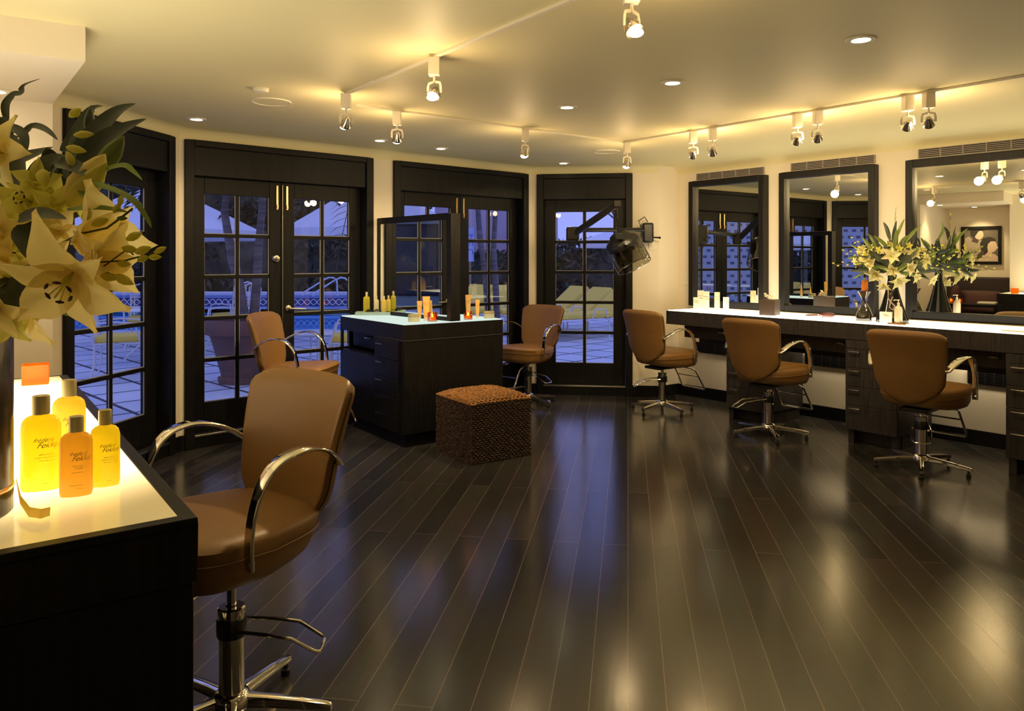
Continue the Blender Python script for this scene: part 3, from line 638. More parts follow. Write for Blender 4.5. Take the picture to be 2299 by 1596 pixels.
a_=rel(ae); b=MB(); b.box(a_.x-.035,a_.x+.035,a_.y-.035,a_.y+.035,a_.z-.03,a_.z+.035); b.build('arm_head',M['frame'],r,bevel=.006)
b=MB(); b.tube([a_+Vector((.0,0,-.02)),a_+Vector((.006,0,-.14))],.006)
for k in range(16): b.tube([a_+Vector((.012*math.cos(k*.9+m*.6),.012*math.sin(k*.9+m*.6),-.06-.014*k-.007*m)) for m in range(3)],.006,6)
b.build('coiled_cable',M['plastic'],r)
h=rel(hc); tilt=Matrix.Rotation(R(-28),4,'Y')@Matrix.Rotation(R(8),4,'X')
b=MB(); b.lathe([(.01,.115),(.05,.113),(.085,.098),(.10,.07),(.145,.045),(.160,.02),(.163,-.02),(.160,-.03)],32,h,M=tilt); b.build('hood_shell',M['plastic'],r,ang=50)
M['smoke']=thinglass('smoked_glass',(.42,.42,.36),.3)
b=MB()
prof=[(.162,-.03),(.168,-.12),(.170,-.20),(.166,-.235),(.158,-.24)]
vs=[];n=32
for rr_,z in prof:
    for jn in range(n): a=2*PI*jn/n; vs.append(tilt@Vector((rr_*math.cos(a),rr_*math.sin(a),z))+h)
b.add(vs,[(i*n+jn,i*n+(jn+1)%n,(i+1)*n+(jn+1)%n,(i+1)*n+jn) for i in range(len(prof)-1) for jn in range(n)]); b.build('glass_bonnet',M['smoke'],r)
b=MB(); b.tube([tilt@Vector((.164*math.cos(2*PI*k/32),.164*math.sin(2*PI*k/32),-.24))+h for k in range(32)],.004,6,closed=True)
b.build('bonnet_rim',M['steel'],r)
b=MB(); b.lathe([(.10,-.02),(.108,-.06),(.10,-.085)],24,h,M=tilt); b.build('heat_diffuser',M['frame'],r)
b=MB()
for s in (-1,1): b.tube([tilt@Vector((.0,s*.15,.0))+h,tilt@Vector((0,s*.19,.02))+h],.02,8)
b.box(h.x-.09,h.x-.02,h.y-.17,h.y-.13,h.z+.03,h.z+.09); b.build('control_knob',M['plastic'],r,bevel=.004)
b=MB(); L=[(-.06,-.02,.06),(-.09,-.04,.12),(-.03,-.05,.16),(.0,-.05,.11)]; b.tube(L,.005,6); b.tube([(-.11,-.02,.02),(-.115,-.03,-.10),(-.10,-.05,-.14),(-.05,-.04,-.15)],.005,6); b.build('power_cable',M['plastic'],r)
# switch plates
p=at(1475,548,7.72); b=MB(); b.box(-.035,.035,-.008,0,-.06,.06); b.box(-.012,.012,-.012,-.006,-.03,.03); o=tag(b.build('switch_plate',M['ring'],bevel=.002,loc=(p.x,7.715,p.z)),'white wall plate behind the hood dryer bracket','switch plate')
o.rotation_euler=(0,0,math.atan2(D4d.y,D4d.x)); q=pQ-D4d*.065; o.location=(q.x,q.y-.001,p.z)
for u,lab in ((1528,'white wall plate above the left end of the long counter'),(1548,'pinkish wall plate beside the nearest mirror frame, above the long counter')):
    t=tpos(PW,WD,u+14); loc,a=wallframe(t,1.20,0,.0); b=MB(); b.box(-.035,.035,-.008,0,-.06,.06); b.box(-.010,.010,-.011,-.006,-.02,.02); o=tag(b.build('outlet_plate',M['ring'],bevel=.002,loc=loc),lab,'wall plate'); o.rotation_euler=(0,0,a)

for x0,x1 in ((.12,s1),(s1+sw,s2),(s2+sw,s3)):   # added area lamps, no real fixture, brighten the wall below the counter
    q=CF+CD*((x0+x1)/2)+Vector((-CD.y,CD.x))*.60; l=bpy.data.lights.new('under_counter_fill','AREA'); l.shape='RECTANGLE'; l.size=x1-x0-.1; l.size_y=.05; l.energy=1.6; l.color=(1,.80,.50)
    o=bpy.data.objects.new('under_counter_fill',l); COL.objects.link(o); o.location=(q.x,q.y,.775); o.rotation_euler=(R(16),0,cang)
# ---------------------------------------------------------------- products
M['cap']=mat('brushed_gold_cap',(.50,.43,.22),.45,.6)
M['yel']=translucent('yellow_bottle',(.97,.85,.08),.25,.72)
M['yel2']=translucent('pale_yellow_bottle',(.95,.80,.20),.25,.6)
M['org']=translucent('amber_bottle',(.99,.70,.14),.25,.72)
M['ink']=mat('grey_ink',(.12,.09,.05),.5)
M['cream']=translucent('cream_tube',(.95,.88,.68),.3,.5)
M['orgtube']=translucent('orange_tube',(.98,.66,.22),.3,.5)
M['clearj']=translucent('frosted_jar',(.72,.70,.50),.2,.5)
M['amberglass']=mat('amber_glass',(1,.30,.03),.03,trans=.9,ior=1.4)
M['wax']=mat('lit_wax',(1,.5,.1),.5,emit=(1,.50,.10),es=.55)
M['flame']=emis('candle_flame',(1,.75,.3),25)
M['paper']=mat('white_paper',(.85,.80,.70),.7)
def bottle(label,loc,w,h,m,rz=0,cap=True,lines=None,flat=.55,grp='bottles on the lit counters',face=0,neck=.335,capm='cap'):
    r=thing('product_bottle',label,'bottle',loc,rz,grp); hb=h*.80; rx=w/2; ry=rx*flat
    b=MB(); prof=[(.55,0),(.93,.002),(1,.010),(1,hb*.78),(.985,hb*.86),(.90,hb*.93),(.70,hb*.975),(.42,hb),(.30,hb+.002)]
    b.lathe([(k*rx,z) for k,z in prof],32,sx=1,sy=flat,pw=2.3); b.build('bottle_body',M[m],r,ang=50)
    b=MB(); cr=rx*neck*1.36; ch=h-hb; b.lathe([(cr,hb+.001),(cr,hb+ch*.9),(cr*.93,h),(cr*.2,h)],24); b.build('bottle_cap',M[capm],r,ang=40,bevel=.0006)
    if lines: lettering([(s,sz*h,z*h,x*w,sh) for s,sz,z,x,sh in lines],rx,ry,M['ink'],r,face=face)
    return r
LB=[('frédéric',.062,.525,.10,.6),('Fekkai',.082,.465,.20,.6),('APPLE CIDER',.024,.385,.17,0),('CLARIFYING SHAMPOO',.020,.355,.17,0),('shampooing clarifiant',.019,.325,.19,.3),('8.0 FL. OZ.',.016,.085,.20,0)]
LO=[('frédéric',.066,.525,.10,.6),('Fekkai',.088,.46,.18,.6),('FULL VOLUME',.026,.385,.16,0),('SHAMPOO',.026,.355,.16,0),('shampooing volumateur',.021,.31,.16,.3),('TECHNICIAN COLLECTION',.018,.15,.12,0),('8.0 FL. OZ.',.016,.11,.15,0)]
fz=.92; rzB=R(24)
bottle('big yellow shampoo bottle nearest the vase on the lit counter',on(92,1100,fz),.074,.197,'yel',rzB,lines=LB)
bottle('amber bottle at the back of the group on the lit counter',on(155,1040,fz),.070,.197,'org',rzB,lines=LB)
bottle('small amber bottle in front of the group on the lit counter',on(171,1113,fz),.060,.162,'org',rzB,lines=LO)
bottle('small yellow bottle rightmost of the group on the lit counter',on(236,1091,fz),.057,.162,'yel',rzB,lines=LB)
M['amber_deep']=translucent('deep_amber_glass_wall',(.97,.37,.04),.15,.72,.01)
def votive(label,loc,s,h,rz,round_=False,grp='orange glass candle holders',gm='amber_thin'):
    r=thing('candle_holder',label,'candle',loc,rz,grp); b=MB()
    if round_:
        b.lathe([(.2*s,0),(.5*s,0),(.52*s,h*.5),(.50*s,h),(.45*s,h),(.46*s,h*.5),(.43*s,.012),(.1*s,.012)],24)
    else:
        o=s/2;i=o-.006; b.hexa([(-o,-o,0),(o,-o,0),(o,o,0),(-o,o,0),(-o,-o,.012),(o,-o,.012),(o,o,.012),(-o,o,.012)])
        for x0,x1,y0,y1 in ((-o,o,-o,-i),(-o,o,i,o),(-o,-i,-i,i),(i,o,-i,i)): b.box(x0,x1,y0,y1,.012,h)
    b.build('glass_holder',M[gm],r,smooth=False)
    b=MB(); b.lathe([(.002,.012),(s*.30,.012),(s*.30,h*.45),(.002,h*.47)],20); c=b.build('wax_candle',M['wax'],r)
    b=MB(); b.ell((0,0,h*.62),.005,.005,.014,10,8); b.build('flame',M['flame'],c)
    return r
M['amber_thin']=thinglass('amber_glass_wall',(1,.50,.14),.6)
votive('square orange glass candle holder at the far end of the near lit counter',on(80,861,fz),.088,.075,R(30),gm='amber_deep')
# curled yellow strip by the vase
b=MB(); pts=[on(36,1120,fz),on(46,1148,fz),on(66,1164,fz),on(92,1168,fz),on(112,1160,fz)]
zz=[.040,.022,.012,.012,.010]
pts=[Vector((p.x,p.y,fz+z)) for p,z in zip(pts,zz)]
b.sweep(pts,[(-.0006,-.008),(.0006,-.008),(.0006,.008),(-.0006,.008)],up=(0,0,1),scales=[.5,1,1.15,1.1,1]); tag(b.build('curled_leaf',M['yel2']),'curled yellow-green strip of leaf lying by the foot of the big vase','leaf')
# tall vase at the left edge
M['vaseglass']=mat('dark_glass_vase',(.020,.017,.014),.22,spec=.35,noise=((2,2,14),(.075,.05,.025),2))
vc=Vector((-1.045,1.40,fz)); r=thing('tall_vase','tall dark reflective cylindrical vase at the left picture edge','vase',vc)
b=MB(); b.lathe([(.01,0),(.098,0),(.104,.006),(.104,.355),(.100,.362),(.094,.355),(.094,.30),(.02,.29)],48); b.build('vase_body',M['vaseglass'],r,ang=50)
b=MB(); b.lathe([(.1035,.045),(.105,.048),(.105,.053),(.1035,.056)],48); b.build('vase_band',M['brass'],r)
# island products
iz=.921
bottle('yellow pump bottle on the glass tray, leftmost on the island',at(823,704,6.54).xy.to_3d()+Vector((0,0,iz+.012)),.058,.185,'yel',R(30),neck=.24,capm='cream')
bottle('pale green spray bottle in the middle of the island tray',at(845,704,6.56).xy.to_3d()+Vector((0,0,iz+.012)),.045,.15,'cream',R(30),neck=.26,capm='cream')
bottle('pale yellow bottle at the right of the island tray',at(862,705,6.54).xy.to_3d()+Vector((0,0,iz+.012)),.046,.15,'yel2',R(30),neck=.26,capm='cream')
p=Vector((-1.19,6.53,iz)); b=MB(); M['trayglass']=thinglass('frosted_tray',(.72,.85,.78),.6); b.box(-.155,.155,-.07,.07,0,.011); 
for x0,x1,y0,y1 in ((-.155,.155,-.07,-.066),(-.155,.155,.066,.07),(-.155,-.151,-.066,.066),(.151,.155,-.066,.066)): b.box(x0,x1,y0,y1,.011,.028)
M['tray']=translucent('frosted_glass_tray',(.62,.78,.70),.15,.6); o=tag(b.build('glass_tray',M['tray'],loc=p+Vector((.0,.005,0))),'low frosted glass tray under the bottles on the island','tray'); o.rotation_euler=(0,0,R(6))
b=MB(); q=p+Vector((.0,-.052,.032))
for s in (-1,1): b.tube([Vector((s*.034+.024*math.cos(2*PI*k/20),0,.018*math.sin(2*PI*k/20))) for k in range(20)],.0028,6,closed=True)
b.tube([(-.012,0,.004),(0,0,.009),(.012,0,.004)],.0026,6)
for s in (-1,1): b.tube([(s*.058,0,.006),(s*.062,.02,.006),(s*.056,.09,-.004)],.0024,6)
r=thing('sunglasses','dark framed glasses lying on the island tray','glasses',q,R(12)); b.build('glasses_frame',M['plastic'],r)
for s in (-1,1):
    b=MB(); b.lathe([(.002,-.0006),(.022,-.0006),(.022,.0006),(.002,.0006)],16,(s*.034,0,0),M=Matrix.Rotation(R(90),4,'X')@Matrix.Scale(1,4)); b.build('lens',M['smoke'],r)
def tube_(label,loc,w,h,m,rz):
    r=thing('product_tube',label,'tube',loc,rz,'squeeze tubes on the island'); b=MB(); hc_=h*.16
    b.lathe([(w*.30,0),(w*.31,hc_*.95),(w*.28,hc_)],20); b.build('tube_cap',M['cream'],r)
    b=MB(); vs=[];n=20;ks=[(0,.34,.34),(.1,.38,.36),(.4,.42,.28),(.75,.47,.12),(.94,.5,.03),(1,.5,.03)]
    for t,a_,c_ in ks:
        for j in range(n): q=2*PI*j/n; vs.append((w*a_*math.cos(q),w*c_*math.sin(q),hc_+(h-hc_)*t))
    b.add(vs,[(i*n+j,i*n+(j+1)%n,(i+1)*n+(j+1)%n,(i+1)*n+j) for i in range(5) for j in range(n)]+[tuple(range(n-1,-1,-1)),tuple(5*n+j for j in range(n))]); b.build('tube_body',M[m],r,ang=60)
    lettering([('frédéric Fekkai',.10*w*1.6,h*.72,0,.4),('BABY BLONDE',.07*w*1.6,h*.64,0,0)],w*.47,w*.30,M['ink'],r); return r
tube_('short orange tube behind the frosted jar on the island',on(942,716,iz),.042,.145,'orgtube',R(10))
tube_('tall orange tube behind the orange candle on the island',on(957,720,iz),.058,.19,'orgtube',R(10))
tube_('tall orange tube just right of the island mirror post',on(1051,712,iz),.046,.185,'orgtube',R(10))
tube_('short orange tube between candle and jar at the right of the island',on(1072,714,iz),.036,.15,'orgtube',R(10))
votive('round orange glass candle holder left of the island mirror post',on(971,721,iz),.080,.068,0,True); votive('round orange glass candle holder right of the island mirror post',on(1051,717,iz),.070,.066,0,True)
def jar(label,loc,s,h):
    r=thing('cream_jar',label,'jar',loc,0,'frosted jars on the island'); b=MB(); b.lathe([(.2*s,0),(.5*s,0),(.5*s,h*.62),(.46*s,h*.66)],28); b.build('jar_body',M['clearj'],r)
    b=MB(); b.lathe([(.49*s,h*.67),(.51*s,h*.70),(.51*s,h*.97),(.47*s,h),(.1*s,h)],28); b.build('jar_lid',M['cap'],r)
jar('frosted jar at the near corner of the island top',on(929,722,iz),.088,.056); jar('frosted jar at the right end of the island top',on(1098,714,iz),.086,.056)
# right counter products
rzc=cang+PI
def cp(u,depth,z=.92): # point on the long counter along sight line u, depth from its front edge
    P=CF+Vector((-CD.y,CD.x))*depth; t=tpos(P,CD,u); q=P+CD*t; return Vector((q.x,q.y,z))
def card(label,loc,w,h,rz,name='product_box',t=.02,m='paper'):
    r=thing(name,label,'box',loc,rz,'white product boxes at the end of the long counter'); b=MB(); b.box(-w/2,w/2,-t,t,0,h); b.build('card_box',M[m],r,bevel=.001)
    lettering([('frédéric',.014,h*.72,0,.4),('Fekkai',.014,h*.60,.005,.4)],5,t,M['ink'],r); return r
ca=R(-18)
card('low white product box at the left end of the long counter',cp(1563,.10),.050,.128,ca); card('tall white product box behind the low one at the counter end',cp(1573,.17),.055,.190,ca); card('tall white product box third from the counter end',cp(1586,.14),.050,.185,ca)
card('cream box standing against the mirror nearest the corner',cp(1610,.36),.048,.17,ca,m='cream'); card('small white box right of the cream box, nearest the mirror glass',cp(1630,.40),.052,.125,ca)
r=thing('tissue_box','dark brown cube tissue box with a white tissue on the long counter','tissue box',cp(1728,.20),R(-38)); b=MB(); b.box(-.068,.068,-.068,.068,0,.135); b.build('box_body',mat('dark_leather',(.06,.038,.028),.4),r,bevel=.004)
b=MB()
for k in range(3):
    a=k*1.1; b.grid(lambda u,v:((u-.5)*.07*(1-.75*v)*math.cos(a)+.018*math.sin(v*5+k)-.02*v,(u-.5)*.07*(1-.75*v)*math.sin(a)+.012*math.cos(v*4+u*5),.134+v*(.055-.012*k)),6,6)
b.build('tissue',M['paper'],r,ang=80)
r=thing('hair_brush','dark red oval hairbrush lying on the long counter','hairbrush',cp(1858,.27,.92),cang+R(8)); Mr=mat('dark_red_lacquer',(.10,.010,.012),.15,coat=1)
b=MB(); b.ell((0,0,.026),.062,.033,.020,24,10); b.build('brush_head',Mr,r)
b=MB(); b.tube([(-.055,0,.024),(-.09,0,.020),(-.15,0,.016),(-.19,0,.014)],.008,8,rad=[.011,.007,.009,.006]); b.build('brush_handle',Mr,r)
b=MB(); rng=random.Random(5)
for k in range(60):
    x=rng.uniform(-.045,.045); y=rng.uniform(-.022,.022); b.tube([(x,y,.012),(x*1.1,y*1.1,0)],.0009,4)
tag(b.build('bristles',M['plastic'],r),None,None,kind='stuff')
# hourglass decanter with the orange bottle
g=cp(1940,.19); r=thing('hourglass_decanter','smoked glass hourglass shaped decanter on the long counter left of the white flowers','decanter',g,R(-38))
M['smoke2']=thinglass('smoke_grey_glass',(.50,.46,.34),.45)
b=MB(); b.lathe([(.058,.0),(.062,.006),(.058,.05),(.040,.10),(.016,.145),(.014,.16),(.020,.18),(.048,.232)],4+20,sx=1,sy=.85,pw=3.2); b.build('glass_body',M['smoke2'],r,ang=50)
b=MB(); b.lathe([(.01,.004),(.054,.005),(.050,.05),(.036,.075),(.01,.076)],24,sx=1,sy=.85,pw=3.2); b.build('dark_contents',M['dark'],r)
b=MB(); b.lathe([(.018,.19),(.047,.231),(.01,.233)],24,sx=1,sy=.85,pw=3.2); b.build('amber_dish',mat('amber_dish',(.25,.09,.03),.1),r)
M['org2']=mat('orange_bottle',(.85,.27,.04),.3,sss=.3); bottle('small orange bottle standing on top of the hourglass decanter',g+Vector((.004,0,.234)),.046,.105,'org2',R(-30))
# wide teardrop vase
vp=cp(2003,.22); r=thing('teardrop_vase','black and clear teardrop shaped glass vase on the long counter','vase',vp,R(-38)); M['blackgl']=mat('black_gloss_glass',(.006,.006,.006),.02,coat=1)
b=MB(); b.lathe([(.02,0),(.112,.0),(.118,.010),(.105,.05),(.074,.14),(.050,.23),(.034,.30),(.030,.34),(.034,.365),(.028,.365),(.025,.33)],36,sx=1,sy=.6); b.build('vase_body',M['blackgl'],r,ang=50)
b=MB(); b.tube([(-.02,-.038,.25),(-.016,-.052,.19),(.0,-.058,.16),(.03,-.058,.13),(.02,-.066,.10),(-.005,-.063,.12),(.0,-.058,.16),(.012,-.046,.20)],.005,8); b.build('smoke_trail',mat('milky_glass',(.42,.32,.29),.2),r)
def pump(label,loc,w,h,rz,grp='white pump bottles'):
    r=thing('pump_bottle',label,'pump bottle',loc,rz,grp); b=MB(); b.lathe([(w*.45,0),(w*.5,.004),(w*.5,h*.55),(w*.40,h*.66),(w*.16,h*.74),(w*.16,h*.78)],24); b.build('bottle_body',M['creamp'],r,ang=50)
    b=MB(); b.lathe([(w*.17,h*.78),(w*.17,h*.86),(w*.06,h*.87),(w*.06,h*.94),(w*.14,h*.95),(w*.14,h),(.002,h)],16); b.tube([(0,0,h*.97),(w*.5,0,h*.975),(w*.56,0,h*.94)],.004,6); b.build('pump_head',M['creamp'],r); return r
M['creamp']=mat('creamy_plastic',(.80,.70,.52),.3,sss=.3)
pump('cream pump bottle on the small amber tray in front of the teardrop vase',cp(2017,.10,.934),.055,.170,R(140))
b=MB(); b.box(-.065,.065,-.04,.04,0,.013); o=tag(b.build('amber_tray',mat('amber_resin',(.20,.09,.03),.15,coat=1),bevel=.003,loc=cp(2018,.10)),'small amber tray under the cream pump bottle','tray'); o.rotation_euler=(0,0,cang)
card('bright white box leaning in front of the teardrop vase',cp(1990,.16),.085,.085,cang+R(8))
b=MB(); b.box(-.11,.11,-.05,.05,0,.006); o=tag(b.build('folded_towel',M['paper'],bevel=.002,loc=cp(2290,.12)),'flat white paper at the right end of the long counter','paper'); o.rotation_euler=(0,0,cang)
# ---------------------------------------------------------------- flower arrangements
M['petal']=translucent('cream_petal',(.95,.83,.38),.4,.5,.03); M['petal2']=translucent('yellow_green_petal',(.76,.72,.16),.4,.45,.03)
M['petal3']=translucent('white_petal',(.92,.86,.50),.4,.4,.03)
M['leafd']=mat('dark_leaf',(.040,.052,.042),.5,noise=((9,9,9),(.085,.105,.080),2),spec=.4); M['leafl']=translucent('light_leaf',(.20,.27,.06),.4,.35,.05)
M['stem']=mat('green_stem',(.05,.075,.025),.5); M['anther']=mat('maroon_anther',(.05,.006,.006),.5)
def basis(d,roll=0):
    d=Vector(d).normalized(); x=d.cross(Vector((0,0,1))); x=x.normalized() if x.length>.01 else Vector((1,0,0)); y=x.cross(d); 
    c,s=math.cos(roll),math.sin(roll); return (x*c+y*s),(y*c-x*s),d
def petal(b,c,X,Y,D,L,w,open_,curl,ruf=.0):
    """petal leaving c, radial X, axis D"""
    def fn(u,v):
        t=v; rad=L*(math.sin(open_)*t+curl*t*t*.35); ax=L*(math.cos(open_)*t-curl*t*t*.55)
        ww=w*math.sin(PI*min(1,.08+.92*t)**.75)*(1-.1*t); s=2*u-1
        return c+X*rad+D*(ax+.22*w*s*s+ruf*w*math.sin(9*t+3*s)*abs(s))+Y*(ww*s*.5)
    b.grid(fn,6,10)
def lily(parent,c,d,size,open_=1.05,roll=0,m='petal',npet=6):
    b=MB(); X,Y,D=basis(d,roll); c=Vector(c)
    for k in range(npet):
        a=k*2*PI/npet; rx=X*math.cos(a)+Y*math.sin(a); ry=Y*math.cos(a)-X*math.sin(a)
        petal(b,c,rx,ry,D,size*(1 if k%2 else .93),size*(.66 if k%2 else .46),open_*(1+.12*math.sin(k*2.1)),.55+.2*math.sin(k*1.7),.10)
    o=b.build('lily_bloom',M[m],parent,ang=80,weld=False)
    if open_>.6:
        b=MB(); s_=MB()
        for k in range(6):
            a=k*PI/3+.3; q=c+D*size*.50+(X*math.cos(a)+Y*math.sin(a))*size*.17; s_.tube([c,c+D*size*.3+(X*math.cos(a)+Y*math.sin(a))*size*.06,q],size*.010,5)
            t=(Y*math.cos(a)-X*math.sin(a)); b.tube([q-t*size*.055,q,q+t*size*.055],size*.025,6,rad=[size*.012,size*.028,size*.012])
        s_.tube([c,c+D*size*.62],size*.016,5)
        b.build('anthers',M['anther'],o); s_.build('stamens',M['petal2'],o)
    return o
def bud(parent,c,d,L,w,m='petal2',name='flower_bud'):
    X,Y,D=basis(d); b=MB(); vs=[];n=8;P=[(0,.15),(.12,.6),(.35,1),(.6,.95),(.85,.5),(1,.05)]
    for t,k in P:
        for j in range(n): a=2*PI*j/n; vs.append(Vector(c)+D*L*t+(X*math.cos(a)+Y*math.sin(a))*w*.5*k*(1+.12*math.cos(3*a)))
    b.add(vs,[(i*n+j,i*n+(j+1)%n,(i+1)*n+(j+1)%n,(i+1)*n+j) for i in range(len(P)-1) for j in range(n)]+[tuple(range(n-1,-1,-1)),tuple((len(P)-1)*n+j for j in range(n))]); return b.build(name,M[m],parent,ang=80)
def leaf(parent,pts,w,m='leafd',name='leaf',tw=0,b=None,up=None):
    own=b is None; b=b or MB(); pts=[Vector(p) for p in pts]; n=len(pts)
    # resample
    fine=[]
    for i in range(n-1):
        p0=pts[max(i-1,0)];p1=pts[i];p2=pts[i+1];p3=pts[min(i+2,n-1)]
        for k in range(5):
            t=k/5; fine.append(.5*((2*p1)+(p2-p0)*t+(2*p0-5*p1+4*p2-p3)*t*t+(3*p1-p0-3*p2+p3)*t**3))
    fine.append(pts[-1]); m_=len(fine); vs=[]; view=Vector(up) if up else Vector((.3,-.8,.5))
    for i,p in enumerate(fine):
        t=(fine[min(i+1,m_-1)]-fine[max(i-1,0)]).normalized(); s=t.cross(view)
        s=s.normalized() if s.length>.05 else Vector((1,0,0)); nn=s.cross(t); a=tw*i/m_; s=s*math.cos(a)+nn*math.sin(a); nn=s.cross(t)
        q=i/(m_-1); ww=w*.5*(math.sin(PI*min(1,.06+.94*q)**.8)**.8 if q<1 else .0)
        for k,kk in ((-1,.0),(-.5,-.10),(0,-.16),(.5,-.10),(1,0)): vs.append(p+s*ww*k+nn*ww*2*kk)
    b.add(vs,[(i*5+j,i*5+j+1,(i+1)*5+j+1,(i+1)*5+j) for i in range(m_-1) for j in range(4)])
    if own: return b.build(name,M[m],parent,ang=80,weld=False)
def orchid(parent,c,d,size,m='petal2'):
    X,Y,D=basis(d,random.uniform(0,6)); b=MB()
    for k in range(5):
        a=k*2*PI/5; petal(b,Vector(c),X*math.cos(a)+Y*math.sin(a),Y*math.cos(a)-X*math.sin(a),D,size,size*.62,1.25,.2,.05)
    petal(b,Vector(c),-Y,X,D,size*.7,size*.5,.4,-.3,.2)
    return b.build('orchid_bloom',M[m],parent,ang=80,weld=False)
fb=thing('lily_bouquet','large bouquet of cream lilies and green orchids in the left foreground','flower arrangement',(0,0,0))
mouth=Vector((-1.045,1.40,1.27))
yy=1.30
def A(u,v,Y=1.30): return at(u,v,Y)
# stems
for (u,v,Y) in [(150,640,1.16),(60,560,1.3),(110,430,1.35),(20,480,1.30),(240,480,1.32),(20,300,1.4),(170,330,1.38),(10,650,1.2),(200,420,1.3),(95,360,1.4),(-60,500,1.35),(-90,420,1.35)]:
    e=A(u,v,Y); b=MB(); k=mouth+Vector((random.uniform(-.05,.05),random.uniform(-.05,.05),-.10)); b.tube([k,mouth+(e-mouth)*.3+Vector((0,0,.03)),mouth+(e-mouth)*.7+Vector((0,.02,.03)),e+Vector((0,.02,0))],.0042,6); b.build('stem',M['stem'],fb)
# the big open lily and the side ones
lily(fb,A(165,610,1.15),(.05,-.80,-.55),.105,.95,roll=.4)
lily(fb,A(165,545,1.24),(1,-.18,.12),.125,.50,roll=.2); lily(fb,A(190,590,1.22),(1,-.25,-.12),.095,.5,roll=.8)
lily(fb,A(10,345,1.33),(-.2,-.9,.1),.080,1.1,roll=.1)
lily(fb,A(60,690,1.28),(-.2,-.6,-.7),.075,.9,roll=.9)
lily(fb,A(-90,560,1.2),(-.3,-.9,.0),.11,1.1,roll=.5); lily(fb,A(-80,300,1.3),(-.3,-.8,.4),.10,1.0,roll=.2)
lily(fb,A(75,455,1.30),(-.2,-.9,.2),.06,1.05,roll=.6,m='petal2')
# half-open lily pointing up right
bud(fb,A(150,455,1.28),(.62,-.1,.70),.108,.050,'petal','closed_lily'); bud(fb,A(152,462,1.265),(.66,-.1,.66),.100,.040,'petal2','closed_lily')
bud(fb,A(215,390,1.30),(.55,-.05,.70),.082,.034,'leafl'); bud(fb,A(155,262,1.36),(.5,0,.35),.026,.016); bud(fb,A(196,298,1.38),(.12,0,1),.048,.018,'leafd')
bud(fb,A(165,303,1.3),(1,0,.05),.036,.013); bud(fb,A(148,330,1.28),(.9,0,-.2),.036,.014); bud(fb,A(95,380,1.25),(.3,-.3,-.7),.036,.02); bud(fb,A(150,340,1.26),(.4,0,-.9),.034,.015)
for (u,v,dx,dz,L,w,m) in [(255,478,.4,.6,.020,.011,'petal2'),(268,462,.2,.9,.020,.010,'petal2'),(262,490,.9,.0,.018,.008,'leafl'),(283,538,.8,.35,.028,.014,'petal2'),(273,556,.9,-.15,.028,.013,'petal2'),(303,568,.8,.3,.028,.014,'petal2'),(308,585,.8,.3,.020,.012,'petal2'),(333,577,1,0,.022,.010,'petal2'),(346,568,.8,.4,.022,.010,'petal2'),(262,590,1,-.1,.024,.012,'petal2'),(225,618,1,-.2,.030,.014,'petal2'),(255,618,.9,-.4,.036,.016,'petal2'),(205,505,.9,.3,.03,.014,'petal2'),(190,500,.2,.9,.028,.015,'petal2')]:
    bud(fb,A(u,v,1.22),(dx,0,dz),L,w,m)
b=MB(); b.tube([A(110,560,1.24),A(180,525,1.23),A(240,512,1.22),A(270,490,1.22),A(298,468,1.22)],.0018,6); b.tube([A(200,590,1.22),A(280,585,1.22),A(310,577,1.22),A(330,575,1.22),A(346,566,1.22)],.0014,6); b.tube([A(230,600,1.22),A(285,560,1.22),A(300,572,1.22)],.0012,6); b.tube([A(200,600,1.22),A(240,612,1.22),A(262,620,1.22)],.0014,6); b.build('spray_twig',M['stem'],fb)
for (u,v,Y,s,dx,dz,m) in [(95,520,1.26,.045,.1,.2,'petal2'),(125,470,1.27,.045,.3,.3,'petal2'),(65,600,1.24,.050,-.2,-.1,'petal2'),(110,590,1.22,.05,0,0,'petal'),(40,540,1.25,.05,-.3,.2,'petal2'),(15,590,1.22,.055,-.3,0,'petal'),(85,655,1.24,.045,0,-.5,'petal2'),(30,640,1.2,.05,-.1,-.4,'petal2'),(135,520,1.25,.045,.3,.1,'petal'),(85,410,1.3,.042,.2,.2,'petal2'),(5,520,1.22,.05,0,.1,'petal'),(60,495,1.28,.04,0,.2,'petal2'),(-20,450,1.25,.05,0,.1,'petal2'),(-40,620,1.25,.06,0,-.2,'petal'),(120,440,1.3,.04,.3,0,'petal2'),(45,680,1.2,.05,.1,-.6,'petal2'),(15,720,1.2,.045,0,-.7,'petal2'),(0,690,1.15,.05,0,-.5,'petal'),(185,455,1.3,.035,.5,.3,'petal2')]:
    orchid(fb,A(u,v,Y),(dx,-.8,dz),s,m)
